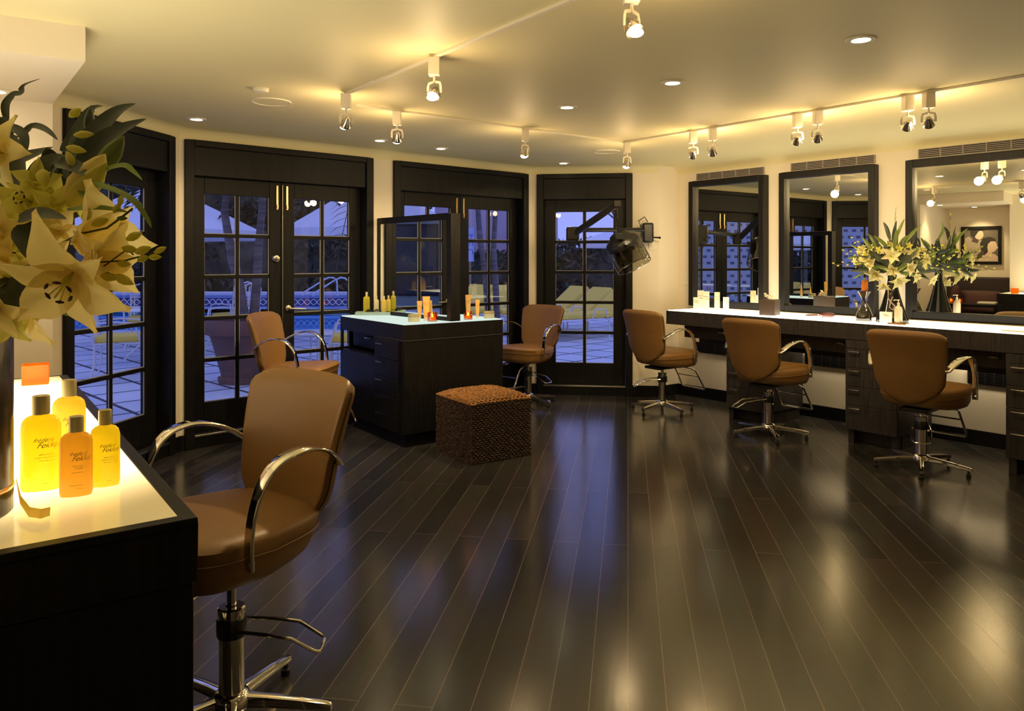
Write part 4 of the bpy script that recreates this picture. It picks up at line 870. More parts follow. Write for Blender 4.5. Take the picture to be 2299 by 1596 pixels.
# leaves
LV=[([(130,420,1.34),(200,310,1.36),(260,250,1.38),(305,232,1.40)],.040,'leafd'),([(165,420,1.3),(215,330,1.32),(270,290,1.33),(330,266,1.34)],.046,'leafd'),([(140,340,1.38),(175,290,1.4),(205,245,1.42),(232,238,1.42)],.026,'leafd'),
 ([(150,400,1.3),(180,300,1.38),(205,235,1.4)],.03,'leafd'),([(180,400,1.25),(255,425,1.22),(300,450,1.2),(330,490,1.2),(340,512,1.2)],.012,'leafl'),([(190,405,1.26),(240,420,1.25),(290,440,1.24),(320,460,1.22)],.012,'leafl'),([(215,385,1.26),(275,370,1.25),(300,385,1.25),(320,405,1.25)],.012,'leafl'),
 ([(150,470,1.24),(210,465,1.23),(260,470,1.22),(292,478,1.22)],.012,'leafl'),([(180,415,1.25),(200,440,1.24),(220,458,1.24)],.020,'leafl'),([(15,270,1.4),(12,235,1.4),(30,212,1.4),(45,208,1.4),(55,190,1.4),(92,176,1.4)],.018,'leafd'),([(5,262,1.38),(14,300,1.38),(26,310,1.38),(60,330,1.38)],.024,'leafd'),
 ([(20,280,1.36),(50,300,1.35),(60,340,1.34)],.02,'leafd'),([(50,300,1.36),(75,282,1.36),(105,292,1.35),(130,315,1.34)],.018,'leafd'),([(70,420,1.3),(95,380,1.3),(130,360,1.3),(185,370,1.28)],.05,'leafd'),([(130,360,1.26),(160,370,1.25),(195,395,1.24)],.034,'leafd'),([(40,490,1.2),(90,478,1.19),(150,492,1.18)],.03,'leafd'),([(55,500,1.2),(70,540,1.19),(68,585,1.18)],.05,'leafd'),
 ([(5,620,1.18),(25,650,1.17),(30,690,1.17)],.065,'leafd'),([(75,600,1.16),(45,650,1.16),(22,695,1.16)],.04,'leafd'),([(60,430,1.34),(90,400,1.34),(150,345,1.34)],.04,'leafd'),([(20,360,1.38),(60,350,1.38),(120,330,1.38)],.035,'leafd'),([(60,560,1.33),(110,500,1.33),(190,480,1.33)],.05,'leafd'),([(0,440,1.35),(30,400,1.35),(50,340,1.35)],.05,'leafd'),([(40,560,1.4),(40,450,1.4),(30,370,1.4)],.10,'leafd'),([(120,500,1.36),(120,400,1.38),(105,330,1.38)],.06,'leafd'),
 ([(130,700,1.25),(140,680,1.25),(152,710,1.25)],.03,'leafl'),([(205,680,1.25),(220,672,1.25),(222,695,1.25)],.02,'leafl'),([(-10,600,1.3),(-60,500,1.3),(-120,380,1.3)],.08,'leafd'),([(-20,420,1.3),(-60,300,1.3),(-90,180,1.3)],.05,'leafd'),([(10,600,1.34),(30,520,1.36),(60,470,1.36)],.09,'leafd'),([(70,640,1.32),(100,560,1.33),(150,520,1.33)],.07,'leafd')]
for pts,w,m in LV: leaf(fb,[A(*p) for p in pts],w,m,tw=.5)
# bouquet in the teardrop vase
fr=thing('white_lily_bouquet','bushy bouquet of white lilies and dark leaves on the long counter between two mirrors','flower arrangement',vp+Vector((0,0,.36)))
rng=random.Random(12); random.seed(12)
vd=Vector((-.42,-.90,0)).normalized(); vr=Vector((.90,-.42,0)).normalized()
def L2(x,z,y=0): return vr*x+vd*y+Vector((0,0,z))     # x right, y towards the camera
for k in range(120):
    a=-1.55+3.1*rng.random(); r0=rng.uniform(.02,.26)*(1-.25*abs(a)); ln=rng.uniform(.11,.19); yb=rng.uniform(-.12,.14); a2=a+rng.uniform(-.7,.7)*(1 if r0<.18 else .5)
    s_=(math.sin(a)*r0,.02+math.cos(a)*r0); e_=(s_[0]+math.sin(a2)*ln,s_[1]+math.cos(a2)*ln*.95-.02*abs(a)); m_=((s_[0]+e_[0])/2,(s_[1]+e_[1])/2+rng.uniform(.0,.02))
    if e_[1]<-.04: continue
    leaf(fr,[L2(s_[0],s_[1],yb),L2(m_[0],m_[1],yb+rng.uniform(-.01,.03)),L2(e_[0],e_[1],yb+rng.uniform(-.02,.03))],rng.uniform(.018,.034),'leafd' if k%3 else 'leafl',tw=rng.uniform(-.9,.9),up=tuple(vd))
for (x,z,y,s,op,dx,dz) in [(-.17,.12,.12,.085,1.0,-.7,.2),(-.02,.14,.16,.095,1.1,0,.2),(-.11,.02,.14,.10,1.0,-.4,-.5),(.03,-.02,.14,.10,.9,.1,-.7),(.20,.12,.10,.08,1.0,.6,.1),(.10,.06,.14,.08,1.0,.3,-.2),(.25,-.02,.06,.07,.8,.6,-.7),(-.2,.18,.06,.07,.8,-.6,.4),(-.13,.09,.17,.075,.9,-.8,-.1),(.0,.05,.18,.08,1.0,-.3,-.4),(.14,.0,.12,.075,.9,.6,-.4),(-.06,-.06,.13,.08,.8,-.2,-.9),(.13,.15,.12,.07,1.0,.2,.5)]:
    D=vr*(dx*1.3+.25)+vd*.62+Vector((0,0,dz)); lily(fr,L2(x,z,y),D,s*.86,op*.85,roll=rng.uniform(0,2),m='petal3')
for k in range(30):
    a=rng.uniform(-1.9,1.9); q=rng.uniform(.14,.26); p=L2(math.sin(a)*q,.10+math.cos(a)*q*.55,rng.uniform(.0,.16)); orchid(fr,p,vr*math.sin(a)+vd*.8+Vector((0,0,.2)),.032,'petal3' if k%3 else 'petal2')
for (ang,ln) in [(-1.45,.40),(-1.15,.36),(1.30,.40),(1.55,.42),(1.05,.36),(.05,.40),(-.95,.33)]:
    b=MB(); pts=[L2(0,.05,.08)]+[L2(math.sin(ang)*ln*t,.08+math.cos(ang)*ln*t-.05*t*t*(abs(ang)>1),.10) for t in (.4,.7,1)]; b.tube(pts,.0015,5); tw=b.build('spray_twig',M['stem'],fr)
    for i in range(7):
        t=.5+.5*i/6; p=L2(math.sin(ang)*ln*t,.08+math.cos(ang)*ln*t-.05*t*t*(abs(ang)>1)+.008*(-1)**i,.10); bud(fr,p,vr*math.sin(ang)+Vector((0,0,.4*(-1)**i)),.022,.011)
b=MB()
for k in range(8): a=k*.8; b.tube([L2(.012*math.cos(a),-.10,.012*math.sin(a)),L2(.03*math.cos(a),.08,.03*math.sin(a))],.004,5)
b.build('stem',M['stem'],fr)
# ---------------------------------------------------------------- alcove : banquette, pillows, table, photograph
e1_=(pK-pK2).normalized(); e2_=Vector((e1_.y,-e1_.x))   # e1_ along the back wall, e2_ out into the room
AW=(pK-pK2).length; aang=math.atan2(e1_.y,e1_.x)
def alc(x,y,z): q=pK2+e1_*x+e2_*y; return Vector((q.x,q.y,z))
M['sofa']=mat('dark_mauve_fabric',(.045,.032,.034),.8,bump=(300,.2,.001)); M['pil']=mat('plum_cushion',(.10,.045,.045),.8,bump=(300,.2,.001))
r=thing('banquette_sofa','dark upholstered banquette in the alcove, seen in the right-hand mirror','sofa',(pK2.x,pK2.y,0),aang)   # local y negative = into room
b=MB(); b.box(.01,AW-.01,-.62,-.02,.0,.40); b.build('sofa_base',M['sofa'],r,bevel=.01)
b=MB(); b.box(.01,AW-.01,-.64,-.16,.40,.56); b.build('seat_cushion',M['sofa'],r,bevel=.03,bseg=3)
b=MB(); b.box(.01,AW-.01,-.16,-.02,.40,1.12); b.build('sofa_back',M['sofa'],r,bevel=.03,bseg=3)
def pillow(label,x,y,z,w,h,rx,rz):
    r=thing('throw_pillow',label,'pillow',alc(x,y,z),aang+rz,'plum pillows on the banquette'); b=MB()
    for s in (-1,1): b.grid(lambda u,v:((u-.5)*w*(1-.08*math.sin(PI*v)),s*.07*(max(0,1-abs(2*u-1)**3)*max(0,1-abs(2*v-1)**3))**.5+(v)*rx,v*h),12,12)
    b.build('pillow_cover',M['pil'],r,ang=80)
pillow('plum pillow standing upright in the corner of the banquette',AW-.16,.42,.57,.42,.42,.06,R(70)); pillow('long plum pillow along the back of the banquette',.46,.33,.57,.56,.34,.08,0)
r=thing('side_table','low black table in front of the banquette, seen in the mirror','table',alc(.42,.98,0),aang)
b=MB(); b.box(-.36,.36,-.2,.2,.70,.74); b.build('table_top',M['black'],r,bevel=.003)
for sx in (-1,1):
    for sy in (-1,1): b=MB(); b.box(sx*.34-.02,sx*.34+.02,sy*.18-.02,sy*.18+.02,0,.70); b.build('table_leg',M['black'],r)
votive('orange candle on the alcove table, left of its pair in the mirror',alc(.70,.98,.741),.07,.07,0,True); votive('orange candle on the alcove table, right of its pair in the mirror',alc(.58,.98,.741),.07,.07,0,True)
b=MB(); b.box(-.12,.12,-.08,.08,0,.035); o=tag(b.build('folded_towels',M['paper'],bevel=.012,loc=alc(.22,.98,.741)),'folded pale towel on the alcove table','towel'); o.rotation_euler=(0,0,aang)
# framed photograph: two people, flat picture built as flat shapes in one print
PWd=.56;PH=.60
r=thing('framed_photograph','black framed sepia photograph of two people hanging in the alcove','picture',alc(AW-.46,.012,1.32),aang)
b=MB(); fwd=.045
for x0,x1,z0,z1 in ((-PWd/2,-PWd/2+fwd,0,PH),(PWd/2-fwd,PWd/2,0,PH),(-PWd/2+fwd,PWd/2-fwd,0,fwd),(-PWd/2+fwd,PWd/2-fwd,PH-fwd,PH)): b.box(x0,x1,-.03,0,z0,z1)
b.build('picture_frame',M['black'],r,bevel=.002)
def flat(name,pts,y,m,par):
    b=MB(); b.add([(-(x-.5)*(PWd-.08),-y,.04+z*(PH-.08)) for x,z in pts],[tuple(range(len(pts)))]); return b.build(name,m,par,smooth=False)
def blob(cx,cz,rx,rz,n=20,a0=0): return [(cx+rx*math.cos(2*PI*k/n),cz+rz*math.sin(2*PI*k/n)) for k in range(n)]
mk=lambda n,c:mat(n,c,.6)
bgm=mk('print_grey',(.13,.105,.085)); skin=mk('print_skin',(.62,.48,.37)); shirt=mk('print_shirt',(.36,.30,.23)); hairm=mk('print_hair',(.02,.015,.012)); robe=mk('print_robe',(.60,.45,.37)); shade=mk('print_shade',(.07,.05,.04))
# x measured from the mirror's left so it reads right way round in the mirror
pr=flat('photo_print',[(0,0),(1,0),(1,1),(0,1)],.008,bgm,r)
flat('print_figure',[(.0,.0),(.42,.0),(.50,.30),(.55,.62),(.42,.72),(.28,.66),(.14,.78),(.03,.72)],.009,shirt,pr)
flat('print_figure',[(.22,.62),(.40,.56),(.46,.72),(.30,.80)],.0095,shade,pr)
flat('print_figure',blob(.44,.83,.13,.15),.010,skin,pr); flat('print_figure',[(.20,.80),(.18,.95),(.30,1.0),(.52,1.0),(.58,.95),(.44,.94),(.38,.86),(.33,.78),(.27,.74)],.0105,hairm,pr)
flat('print_figure',[(.38,.0),(1.0,.0),(1.0,.14),(.88,.24),(.70,.27),(.52,.22)],.0095,robe,pr)
flat('print_figure',[(.62,.20),(.80,.20),(.82,.36),(.62,.40)],.010,skin,pr)
flat('print_figure',blob(.80,.47,.155,.19),.0105,skin,pr); flat('print_figure',[(.93,.50),(1.0,.43),(.95,.38)],.0107,skin,pr)
flat('print_figure',[(.50,.36),(.47,.56),(.56,.72),(.74,.76),(.90,.70),(.92,.62),(.78,.62),(.70,.54),(.68,.44),(.70,.30),(.60,.20),(.52,.22)],.011,hairm,pr)
flat('print_figure',[(.34,.14),(.40,.07),(.52,.14),(.60,.26),(.55,.34),(.45,.28)],.0115,shade,pr)
lamp('SPOT',alc(AW-.46,.42,2.19),16,target=alc(AW-.46,.0,1.5),cone=75,blend=.8,radius=.02)
lamp('SPOT',alc(AW-.25,1.25,2.19),14,target=alc(AW+.1,1.25,1.0),cone=70,blend=.8,radius=.02)
for x,y,l in ((AW-.46,.42,'alcove downlight above the framed photograph'),(AW-.20,1.25,'alcove downlight nearest the big flowers, under the soffit')): downlight(None,alc(x,y,2.212),l,e=3,z=2.212)
# ---------------------------------------------------------------- outdoors
def paver_mat():
    m=bpy.data.materials.new('stone_pavers'); m.use_nodes=True; nt=m.node_tree; b=nt.nodes['Principled BSDF']; N=nt.nodes.new; L=nt.links.new
    tc=N('ShaderNodeTexCoord'); mp=N('ShaderNodeMapping'); mp.inputs['Rotation'].default_value=(0,0,R(45)); L(tc.outputs['Object'],mp.inputs[0])
    br=N('ShaderNodeTexBrick'); br.offset=0; br.inputs['Scale'].default_value=1; br.inputs['Brick Width'].default_value=.62; br.inputs['Row Height'].default_value=.62; br.inputs['Mortar Size'].default_value=.022
    br.inputs['Color1'].default_value=(.68,.74,.80,1); br.inputs['Color2'].default_value=(.52,.58,.68,1); br.inputs['Mortar'].default_value=(.03,.03,.04,1); L(mp.outputs[0],br.inputs[0])
    n=N('ShaderNodeTexNoise'); n.inputs['Scale'].default_value=1.3; n.inputs['Detail'].default_value=5; L(tc.outputs['Object'],n.inputs[0])
    mx=N('ShaderNodeMix'); mx.data_type='RGBA'; mx.blend_type='OVERLAY'; mx.inputs[0].default_value=.5; L(br.outputs[0],mx.inputs[6]); L(n.outputs['Fac'],mx.inputs[7]); L(mx.outputs[2],b.inputs['Base Color']); b.inputs['Roughness'].default_value=.6
    return m
M['paver']=paver_mat(); M['coping']=mat('white_coping',(.65,.66,.70),.5); M['water']=mat('pool_water',(.02,.22,.60),.05,noise=((.5,1.6,1),(.03,.34,.70),3),spec=.5)
M['wtile']=mat('wave_tile',(.45,.55,.80),.3); M['tiledark']=mat('blue_tile',(.03,.05,.20),.3); M['iron']=mat('white_iron',(.75,.75,.75),.4)
M['cush']=mat('yellow_cushion',(.92,.68,.10),.8); M['terra']=mat('terracotta',(.20,.10,.07),.8,noise=((4,4,4),(.13,.08,.065),3)); M['bark']=mat('palm_bark',(.20,.18,.17),.8,noise=((3,3,30),(.10,.09,.09),2))
M['frond']=mat('palm_frond',(.035,.04,.02),.5,noise=((3,3,3),(.07,.065,.03),2)); M['hedge']=mat('dark_foliage',(.016,.018,.011),.7,noise=((2.5,2.5,2.5),(.085,.08,.04),3)); M['canvas']=mat('white_canvas',(.80,.82,.86),.8)
M['pink']=mat('stucco_wall',(.50,.40,.46),.8); M['bwhite']=mat('pale_block_wall',(.55,.56,.58),.8)
PX0,PX1,PY0,PY1=-16,-3.2,14.6,21.6
b=MB(); gz=-.02
for x0,x1,y0,y1 in ((-40,PX0,-14,34),(1.2,30,7.9,34),(PX1,1.2,8.5,34),(PX0,PX1,8.5,PY0),(PX0,PX1,PY1,34),(PX0,-2.75,3.4,8.5),(PX0,-4.1,-14,3.4)): b.box(x0,x1,y0,y1,gz-.1,gz)
b.add([(-2.75,3.9,gz),(-2.6,5.6,gz),(.1,8.05,gz),(1.2,7.95,gz),(1.2,8.5,gz),(-2.75,8.5,gz)],[(0,1,2,3,4,5)])
tag(b.build('patio_paving',M['paver'],smooth=False),None,None,kind='structure')
r=thing('swimming_pool','blue swimming pool with white coping and a raised wave-tiled far wall','pool',((PX0+PX1)/2,PY1,0))
w=(PX1-PX0)/2
b=MB(); b.add([(-w,PY0-PY1,-.12),(w,PY0-PY1,-.12),(w,0,-.12),(-w,0,-.12)],[(0,1,2,3)]); b.build('pool_water',M['water'],r)
b=MB(); b.box(-w-.3,w+.3,PY0-PY1-.35,PY0-PY1,-.12,.03).box(-w-.3,-w,PY0-PY1,0,-.12,.03).box(w,w+.3,PY0-PY1,0,-.12,.03); b.build('pool_coping',M['coping'],r,bevel=.02)
b=MB(); b.box(-w-.3,w+.3,0,.4,-.3,.36); b.build('raised_wall',M['wtile'],r); b=MB(); b.box(-w-.35,w+.35,-.06,.5,.36,.46); b.build('wall_coping',M['coping'],r,bevel=.02)
b=MB(); b.box(-w-.3,w+.3,-.02,0,.06,.30); b.build('tile_band',M['tiledark'],r)
b=MB(); n=int(2*w/.36)
for s in (0,PI): b.tube([(-w+.36*k/12,-.035,.18+.080*math.sin(k*PI/6+s)) for k in range(n*12+1)],.014,4)
tag(b.build('wave_pattern',M['iron'],r),None,None)
r=thing('pool_ladder','bent steel handrails of the pool seen through the right french door leaf','pool rail',at(745,664,21.3)); 
for s in (0,1):
    b=MB(); o=Vector((s*.38-.1,s*-.3,0)); b.tube([o+Vector(q) for q in ((-.72,0,0),(-.68,0,.1),(-.1,0,.46),(.04,0,.52),(.16,0,.50),(.24,0,.42),(.26,0,0))],.024,8); b.build('hand_rail',M['iron'],r)
# terracotta planter with palms growing from it
pp=on(552,852,0); pp=Vector((pp.x,pp.y,gz)); r=thing('terracotta_planter','big terracotta pot behind the left leaf of the pool doors','planter',pp)
b=MB(); b.lathe([(.05,0),(.30,0),(.31,.06),(.27,.075),(.28,.12),(.38,.50),(.40,.55),(.47,.57),(.485,.62),(.48,.70),(.46,.73),(.42,.73),(.40,.66),(.05,.66)],40); b.build('pot_body',M['terra'],r,ang=40)
def frond(b,o,d,L,droop,n=26,w=.45):
    o=Vector(o); d=Vector(d).normalized(); side=d.cross(Vector((0,0,1))).normalized(); pts=[]
    for k in range(n+1):
        t=k/n; pts.append(o+d*L*t+Vector((0,0,-droop*t*t)))
    b.tube(pts,.014,4,rad=[.016*(1-.8*k/n) for k in range(n+1)])
    for k in range(3,n+1):
        t=k/n; ll=w*math.sin(PI*min(1,.15+.8*t))*1.0
        for s in (-1,1):
            p=pts[k]; e=p+side*s*ll*.7+d*ll*.45+Vector((0,0,-ll*.55)); q=p+d*.035; mid=(p+e)/2+Vector((0,0,.03))
            b.add([p-d*.012,p+d*.012,mid+d*.016,e,mid-d*.016],[(0,1,2,3,4)])
def palm(label,paths,crown_n,L,seed,r0=.048):
    rng=random.Random(seed); r=thing('palm_tree',label,'palm tree',paths[0][0],0,'palm trees by the pool'); O=Vector(paths[0][0])
    for pth in paths:
        P=[Vector(p)-O for p in pth]; b=MB(); b.tube(P,r0,10,rad=[r0*(1.25-.5*i/(len(P)-1)) for i in range(len(P))]); b.build('palm_trunk',M['bark'],r)
        b=MB(); top=P[-1]
        for k in range(crown_n):
            a=k*2*PI/crown_n+rng.uniform(-.2,.2); frond(b,top,(math.cos(a),math.sin(a),rng.uniform(.1,.7)),L*rng.uniform(.85,1.1),L*rng.uniform(.5,.95))
        b.build('palm_fronds',M['frond'],r,smooth=False,weld=False)
Y0=pp.y
palm('twin trunked palm rising from the terracotta pot',[[at(548,712,Y0),at(535,627,Y0),at(521,581,Y0),at(512,525,Y0),at(504,476,Y0),at(508,435,Y0),at(506,330,Y0)],[at(570,712,Y0+.1),at(577,627,Y0+.1),at(581,551,Y0+.1),at(586,495,Y0+.1),at(600,300,Y0)]],13,1.25,4)
palm('slim palm behind the right leaf of the french doors beside the island',[[on(1102,770,gz),at(1090,620,12.2),at(1078,540,12.2),at(1073,470,12.2),at(1070,300,12.2)]],9,1.5,8)
palm('second slim palm, leaning, right of the first one behind the island',[[on(1118,765,gz),at(1112,620,12.6),at(1108,560,12.6),at(1112,480,12.6),at(1116,320,12.6)]],9,1.3,9)
palm('palm with a drooping frond beyond the right french door leaf by the pool',[[at(880,700,13.4),at(860,500,13.4),at(835,380,13.4)]],12,2.6,10)
palm('palm far left beyond the pool doors',[[on(330,760,gz),at(335,600,13),at(350,360,13)]],12,2.2,11)
# patio umbrellas
def umbrella(label,u,Y,zr,za,rad,n=8,rot=0):
    x=(u-CU)/F*Y; r=thing('patio_umbrella',label,'umbrella',(x,Y,gz),rot,'white patio umbrellas outdoors')
    b=MB(); vs=[(0,0,za)]+[(rad*math.cos(2*PI*k/n),rad*math.sin(2*PI*k/n),zr) for k in range(n)]+[(rad*math.cos(2*PI*k/n),rad*math.sin(2*PI*k/n),zr-.14) for k in range(n)]
    b.add(vs,[(0,1+k,1+(k+1)%n) for k in range(n)]+[(1+k,1+n+k,1+n+(k+1)%n,1+(k+1)%n) for k in range(n)]); b.build('canopy',M['canvas'],r,smooth=False,solid=.008)
    b=MB(); b.tube([(0,0,0),(0,0,za+.05)],.028,8); b.build('umbrella_pole',M['bark'],r)
    b=MB()
    for k in range(n): b.tube([(0,0,za-.05),(rad*math.cos(2*PI*k/n),rad*math.sin(2*PI*k/n),zr-.02)],.010,4)
    b.build('umbrella_ribs',M['bark'],r); b=MB(); b.lathe([(.3,0),(.3,.08),(.05,.12)],20); b.build('umbrella_foot',M['coping'],r)
umbrella('white umbrella left of the pool doors, seen through two doors',355,13.0,1.90,2.75,1.75)
umbrella('white umbrella beyond the right leaf of the pool doors',800,13.9,1.96,2.75,1.3,rot=.2)
umbrella('white umbrella seen above the island mirror',905,14.0,2.02,2.65,1.0,rot=.1)
umbrella('bright white umbrella seen through the single door behind the hood dryer',1402,16.0,1.80,2.14,1.0,rot=.3)
# hedges and trees behind the pool
def foliage(name,label,cat,boxes,n,seed,sz=.22,grp=None,trunk=None):
    rng=random.Random(seed); o0=Vector(((boxes[0][0]+boxes[0][1])/2,(boxes[0][2]+boxes[0][3])/2,gz)); r=thing(name,label,cat,o0,0,grp)
    b=MB(); core=MB()
    for x0,x1,y0,y1,z0,z1 in boxes:
        c=Vector(((x0+x1)/2,(y0+y1)/2,(z0+z1)/2))-o0; h=Vector(((x1-x0)/2,(y1-y0)/2,(z1-z0)/2)); core.ell(c,h.x*.93,h.y*.9,h.z*.93,18,10)
        for k in range(n//len(boxes)):
            d=Vector((rng.gauss(0,1),rng.gauss(0,1),rng.gauss(0,1))).normalized(); d.y=-abs(d.y) if rng.random()<.7 else d.y
            e=.55; d=Vector([math.copysign(abs(q)**e,q) for q in d]); p=c+Vector((d.x*h.x,d.y*h.y,d.z*h.z))*rng.uniform(.86,1.04)
            a=Vector((rng.uniform(-1,1),rng.uniform(-1,1),rng.uniform(-1,1))).normalized(); t=a.orthogonal().normalized(); s=sz*rng.uniform(.5,1.2)
            b.add([p-a*s,p+t*s*.35,p+a*s,p-t*s*.35],[(0,1,2,3)])
    core.build('foliage_mass',M['hedge'],r,ang=80); b.build('leaves',M['hedge'],r,smooth=False,weld=False)
    if trunk: t=MB(); t.tube([(0,0,0),(0,0,trunk)],.15,8); t.build('tree_trunk',M['bark'],r)
foliage('clipped_hedge','long dark hedge along the far side of the pool, left part','hedge',[(-26,-18,23.5,25,-.1,2.6),(-19,-11,23.4,25,-.1,2.7),(-12,-4,23.5,25.2,-.1,2.6)],5000,1,.2)
foliage('clipped_hedge','dark hedge behind the loungers and the single door','hedge',[(-5,1.5,25,26.6,-.1,1.7),(1.0,5.5,23.6,25.2,-.1,2.0),(5,11,23.5,25.2,-.1,2.05)],4200,2,.2)
for i,(x,y,rz_,z1,lab) in enumerate([(-23,27,4.0,7,'broad dark tree farthest left beyond the pool'),(-16,27.5,4.2,7.5,'tall dark tree behind the umbrella left of the pool doors'),(-10.3,27.5,3.6,7.2,'dense tree filling the left leaf of the pool doors'),(-5.6,27.2,2.6,6.6,'dense tree filling the right leaf of the pool doors')]):
    foliage('dense_tree',lab,'tree',[(x-rz_,x+rz_,y-1.8,y+1.8,1.4,z1)],5200,20+i,.20,'dark trees beyond the pool',1.8)
rng=random.Random(4); r=thing('bare_tree','thin branching tree against the dusk sky behind the single door','tree',(3.9,24.2,gz)); b=MB()
def br(p,d,L,rad,dep):
    q=p+d*L; b.tube([p,(p+q)/2+Vector((rng.uniform(-.05,.05),0,.03)),q],rad,5,rad=[rad,rad*.85,rad*.7])
    if dep:
        for k in range(3): br(q,(d+Vector((rng.uniform(-.8,.8),rng.uniform(-.5,.5),rng.uniform(-.1,.7)))).normalized(),L*.68,rad*.62,dep-1)
br(Vector((0,0,0)),Vector((0,0,1)),1.7,.07,5); b.build('branches',M['hedge'],r)
# buildings
M['dkpane']=mat('dark_pane',(.02,.028,.03),.1)
def block(name,label,loc,w,d,h,m,wins,rot=0,parapet=True):
    r=thing(name,label,'building',loc,rot); b=MB(); b.box(-w/2,w/2,0,d,0,h); b.build('building_wall',M[m],r,smooth=False)
    if parapet: b=MB(); b.box(-w/2-.1,w/2+.1,-.1,d,h,h+.2); b.build('roof_parapet',M['coping'],r)
    for x,z,ww,hh in wins:
        b=MB(); b.box(x-ww/2,x+ww/2,-.04,.0,z,z+hh); f=b.build('window',M['frame'],r); b=MB(); b.box(x-ww/2+.06,x+ww/2-.06,-.05,-.04,z+.06,z+hh-.06); b.build('pane',M['dkpane'],f)
    return r
bl=block('stucco_building','lilac stucco building behind the doors beside the island',(-.55,26.5,gz),4.3,5,6.2,'pink',[(1.5,3.4,.8,1.2)])
blue=mat('sign_blue',(.06,.13,.40),.5); b=MB(); p=at(1055,549,24.5); sg=thing('wall_sign','narrow pale blue sign with dark lettering on a post before the lilac building','sign',p)
b.box(-.13,.13,-.02,.02,-.55,.55); b.build('sign_board',mat('sign_pale',(.35,.45,.70),.5),sg)
me=text_data('ME C',.30,'t'); b=MB(); b.add([(v.co.y-.10,-.022,-v.co.x*1.0) for v in me.vertices],[tuple(q.vertices) for q in me.polygons]); b.build('sign_lettering',blue,sg,smooth=False,weld=False)
b=MB(); b.tube([(0,0.04,-2.2),(0,0.04,-.5)],.03,6); b.build('sign_post',M['bark'],sg)
def lattice():
    m=bpy.data.materials.new('pierced_block_screen'); m.use_nodes=True; nt=m.node_tree; b_=nt.nodes['Principled BSDF']; N=nt.nodes.new; L=nt.links.new
    tc=N('ShaderNodeTexCoord'); br_=N('ShaderNodeTexBrick'); br_.offset=.5; br_.inputs['Scale'].default_value=1; br_.inputs['Brick Width'].default_value=.24; br_.inputs['Row Height'].default_value=.20; br_.inputs['Mortar Size'].default_value=.062
    br_.inputs['Color1'].default_value=(.07,.08,.11,1); br_.inputs['Color2'].default_value=(.12,.13,.16,1); br_.inputs['Mortar'].default_value=(.42,.45,.48,1); sx=N('ShaderNodeSeparateXYZ'); cx=N('ShaderNodeCombineXYZ')
    L(tc.outputs['Object'],sx.inputs[0]); L(sx.outputs[0],cx.inputs[0]); L(sx.outputs[2],cx.inputs[1]); L(cx.outputs[0],br_.inputs[0]); L(br_.outputs[0],b_.inputs['Base Color']); return m
M['lattice']=lattice(); block('pierced_block_building','pale building with a pierced block facade, seen reflected in the middle mirror',(-15,3.2,gz),11,4,4.6,'lattice',[],rot=R(90))
M['gstucco']=mat('green_grey_stucco',(.20,.26,.24),.8); block('green_stucco_building','grey-green building beyond the end of the pool, reflected in the island mirror',(-17.4,14.6,gz),11,4,4.2,'gstucco',[(-4,.3,1.6,2.2),(-1,.3,1.6,2.2),(2,.3,1.6,2.2),(4.5,2.6,1,1)],rot=R(90))
# patio furniture
def ichair(label,loc,rz,arms=True):
    r=thing('patio_chair',label,'patio chair',loc,rz,'white iron patio chairs'); b=MB()
    b.tube([(-.26,-.26,.42),(.26,-.26,.42),(.26,.26,.42),(-.26,.26,.42)],.014,6,closed=True); b.build('seat_frame',M['iron'],r)
    b=MB(); b.box(-.25,.25,-.25,.25,.43,.51); b.build('seat_cushion',M['cush'],r,bevel=.03,bseg=3)
    for x in (-1,1):
        for y in (-1,1): b=MB(); b.tube([(x*.25,y*.25,.42),(x*.23,y*.25,.2),(x*.28,y*.29,0)],.014,6); b.build('leg',M['iron'],r)
        b=MB(); b.tube([(x*.26,-.26,.42),(x*.29,-.28,.66),(x*.30,-.05,.68),(x*.30,.18,.66),(x*.28,.25,.42)],.013,6); b.build('armrest',M['iron'],r)
    b=MB(); b.tube([(-.25,-.26,.42),(-.25,-.33,.98),(0,-.35,1.04),(.25,-.33,.98),(.25,-.26,.42)],.015,6)
    for k in range(5): x=-.2+.1*k; b.tube([(x,-.265,.43),(x,-.33,1.0)],.009,5)
    for z in (.6,.8): b.tube([(-.25,-.29,z),(.25,-.29,z)],.010,5)
    b.build('chair_back',M['iron'],r); return r
c0=ichair('white iron chair with yellow cushion nearest the single left door',(-4.75,9.2,gz),R(-70)); 
dup(c0,(-4.25,11.5,gz),R(150),'white iron chair with yellow cushion behind the patio table, right of the nearest'); dup(c0,(-5.9,12.2,gz),R(200),'white iron chair at the far side of the patio table by the pool')
dup(c0,(-1.95,9.25,gz),R(100),'white iron chair beyond the right leaf of the pool doors, near its edge'); dup(c0,(-4.75,12.9,gz),R(60),'white iron chair half hidden behind the terracotta pot')
r=thing('patio_table','round white iron table beyond the single left door','patio table',(-5.15,10.8,gz),0); b=MB(); b.lathe([(.02,.70),(.55,.70),(.57,.715),(.55,.73),(.02,.73)],36); b.build('table_top',M['iron'],r); b=MB(); b.tube([(0,0,0),(0,0,.7)],.03,8)
for k in range(4): a=k*PI/2+.4; b.tube([(0,0,.3),(.2*math.cos(a),.2*math.sin(a),.15),(.34*math.cos(a),.34*math.sin(a),0)],.016,6)
b.build('table_pedestal',M['iron'],r)
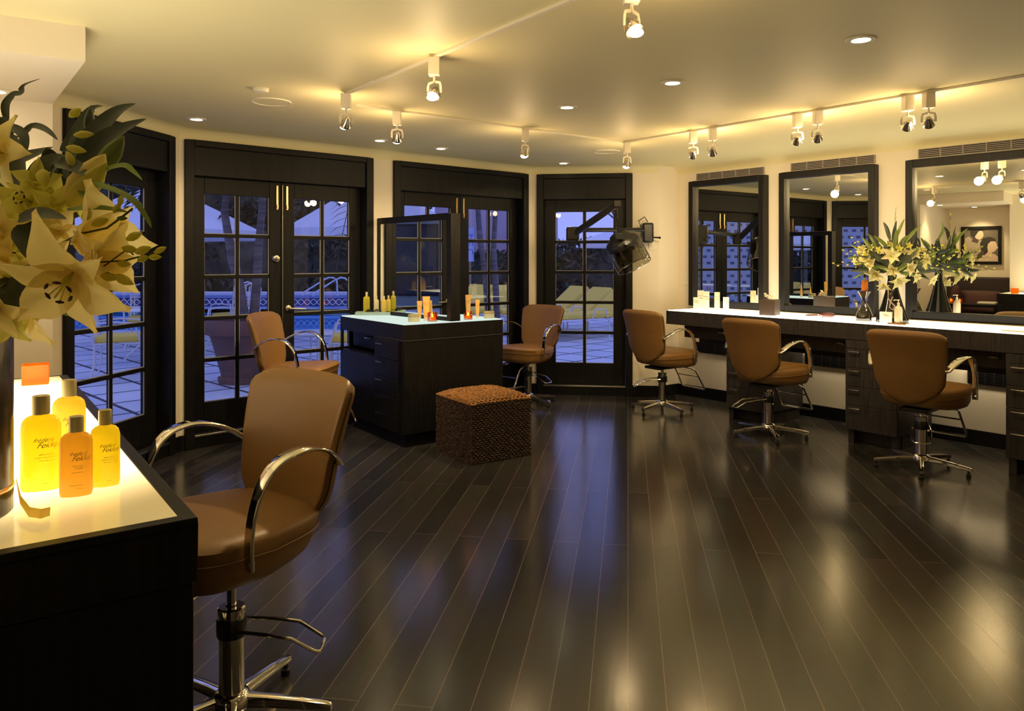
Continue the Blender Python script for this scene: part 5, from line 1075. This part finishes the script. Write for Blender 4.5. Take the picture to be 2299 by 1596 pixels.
r=thing('glass_side_table','low white table seen through the arm of the chair by the pool doors','patio table',(-2.60,9.95,gz),0); b=MB(); b.lathe([(.02,.44),(.36,.44),(.38,.455),(.36,.47),(.02,.47)],30); b.build('table_top',M['iron'],r)
for k in range(4): a=k*PI/2+.4; b=MB(); b.tube([(.3*math.cos(a),.3*math.sin(a),.44),(.32*math.cos(a),.32*math.sin(a),0)],.016,6); b.build('leg',M['iron'],r)
def lounger(label,loc,rz):
    r=thing('pool_lounger',label,'lounger',loc,rz,'yellow cushioned loungers'); b=MB(); b.tube([(-.32,-.2,.34),(.32,-.2,.34),(.32,1.3,.34),(-.32,1.3,.34)],.018,6,closed=True); b.build('lounger_frame',M['iron'],r)
    b=MB(); b.box(-.30,.30,-.2,1.3,.36,.46); b.build('seat_pad',M['cush'],r,bevel=.03,bseg=3)
    b=MB(); Mx=Matrix.Translation((0,-.18,.40))@Matrix.Rotation(R(-38),4,'X'); b.box(-.30,.30,-.72,.0,-.05,.05,M=Mx); b.build('back_pad',M['cush'],r,bevel=.03,bseg=3)
    b=MB(); b.tube([(-.31,-.18,.34),(-.31,-.76,.80),(.31,-.76,.80),(.31,-.18,.34)],.016,6); b.build('back_frame',M['iron'],r)
    for x in (-1,1):
        for y in (-.1,1.2): b=MB(); b.tube([(x*.31,y,.34),(x*.31,y,0)],.016,6); b.build('leg',M['iron'],r)
        b=MB(); b.tube([(x*.34,-.05,.34),(x*.36,.02,.52),(x*.36,.25,.54),(x*.34,.32,.34)],.012,6); b.build('armrest',M['iron'],r)
    return r
def lp(u,Y): return ((u-CU)/F*Y,Y,gz)
def lq(u,Y): return ((u-CU)/F*Y,Y,gz)
l0=lounger('yellow lounger at the left behind the single door',lq(1236,15.3),R(122)); dup(l0,lq(1286,14.6),R(122),'yellow lounger in the middle behind the single door'); dup(l0,lq(1334,13.9),R(122),'yellow lounger at the right behind the single door')
dup(l0,lq(1040,16.0),R(150),'yellow lounger seen through the french doors right of the island mirror'); dup(l0,lq(1100,15.6),R(150),'yellow lounger behind the slim palm trunks')
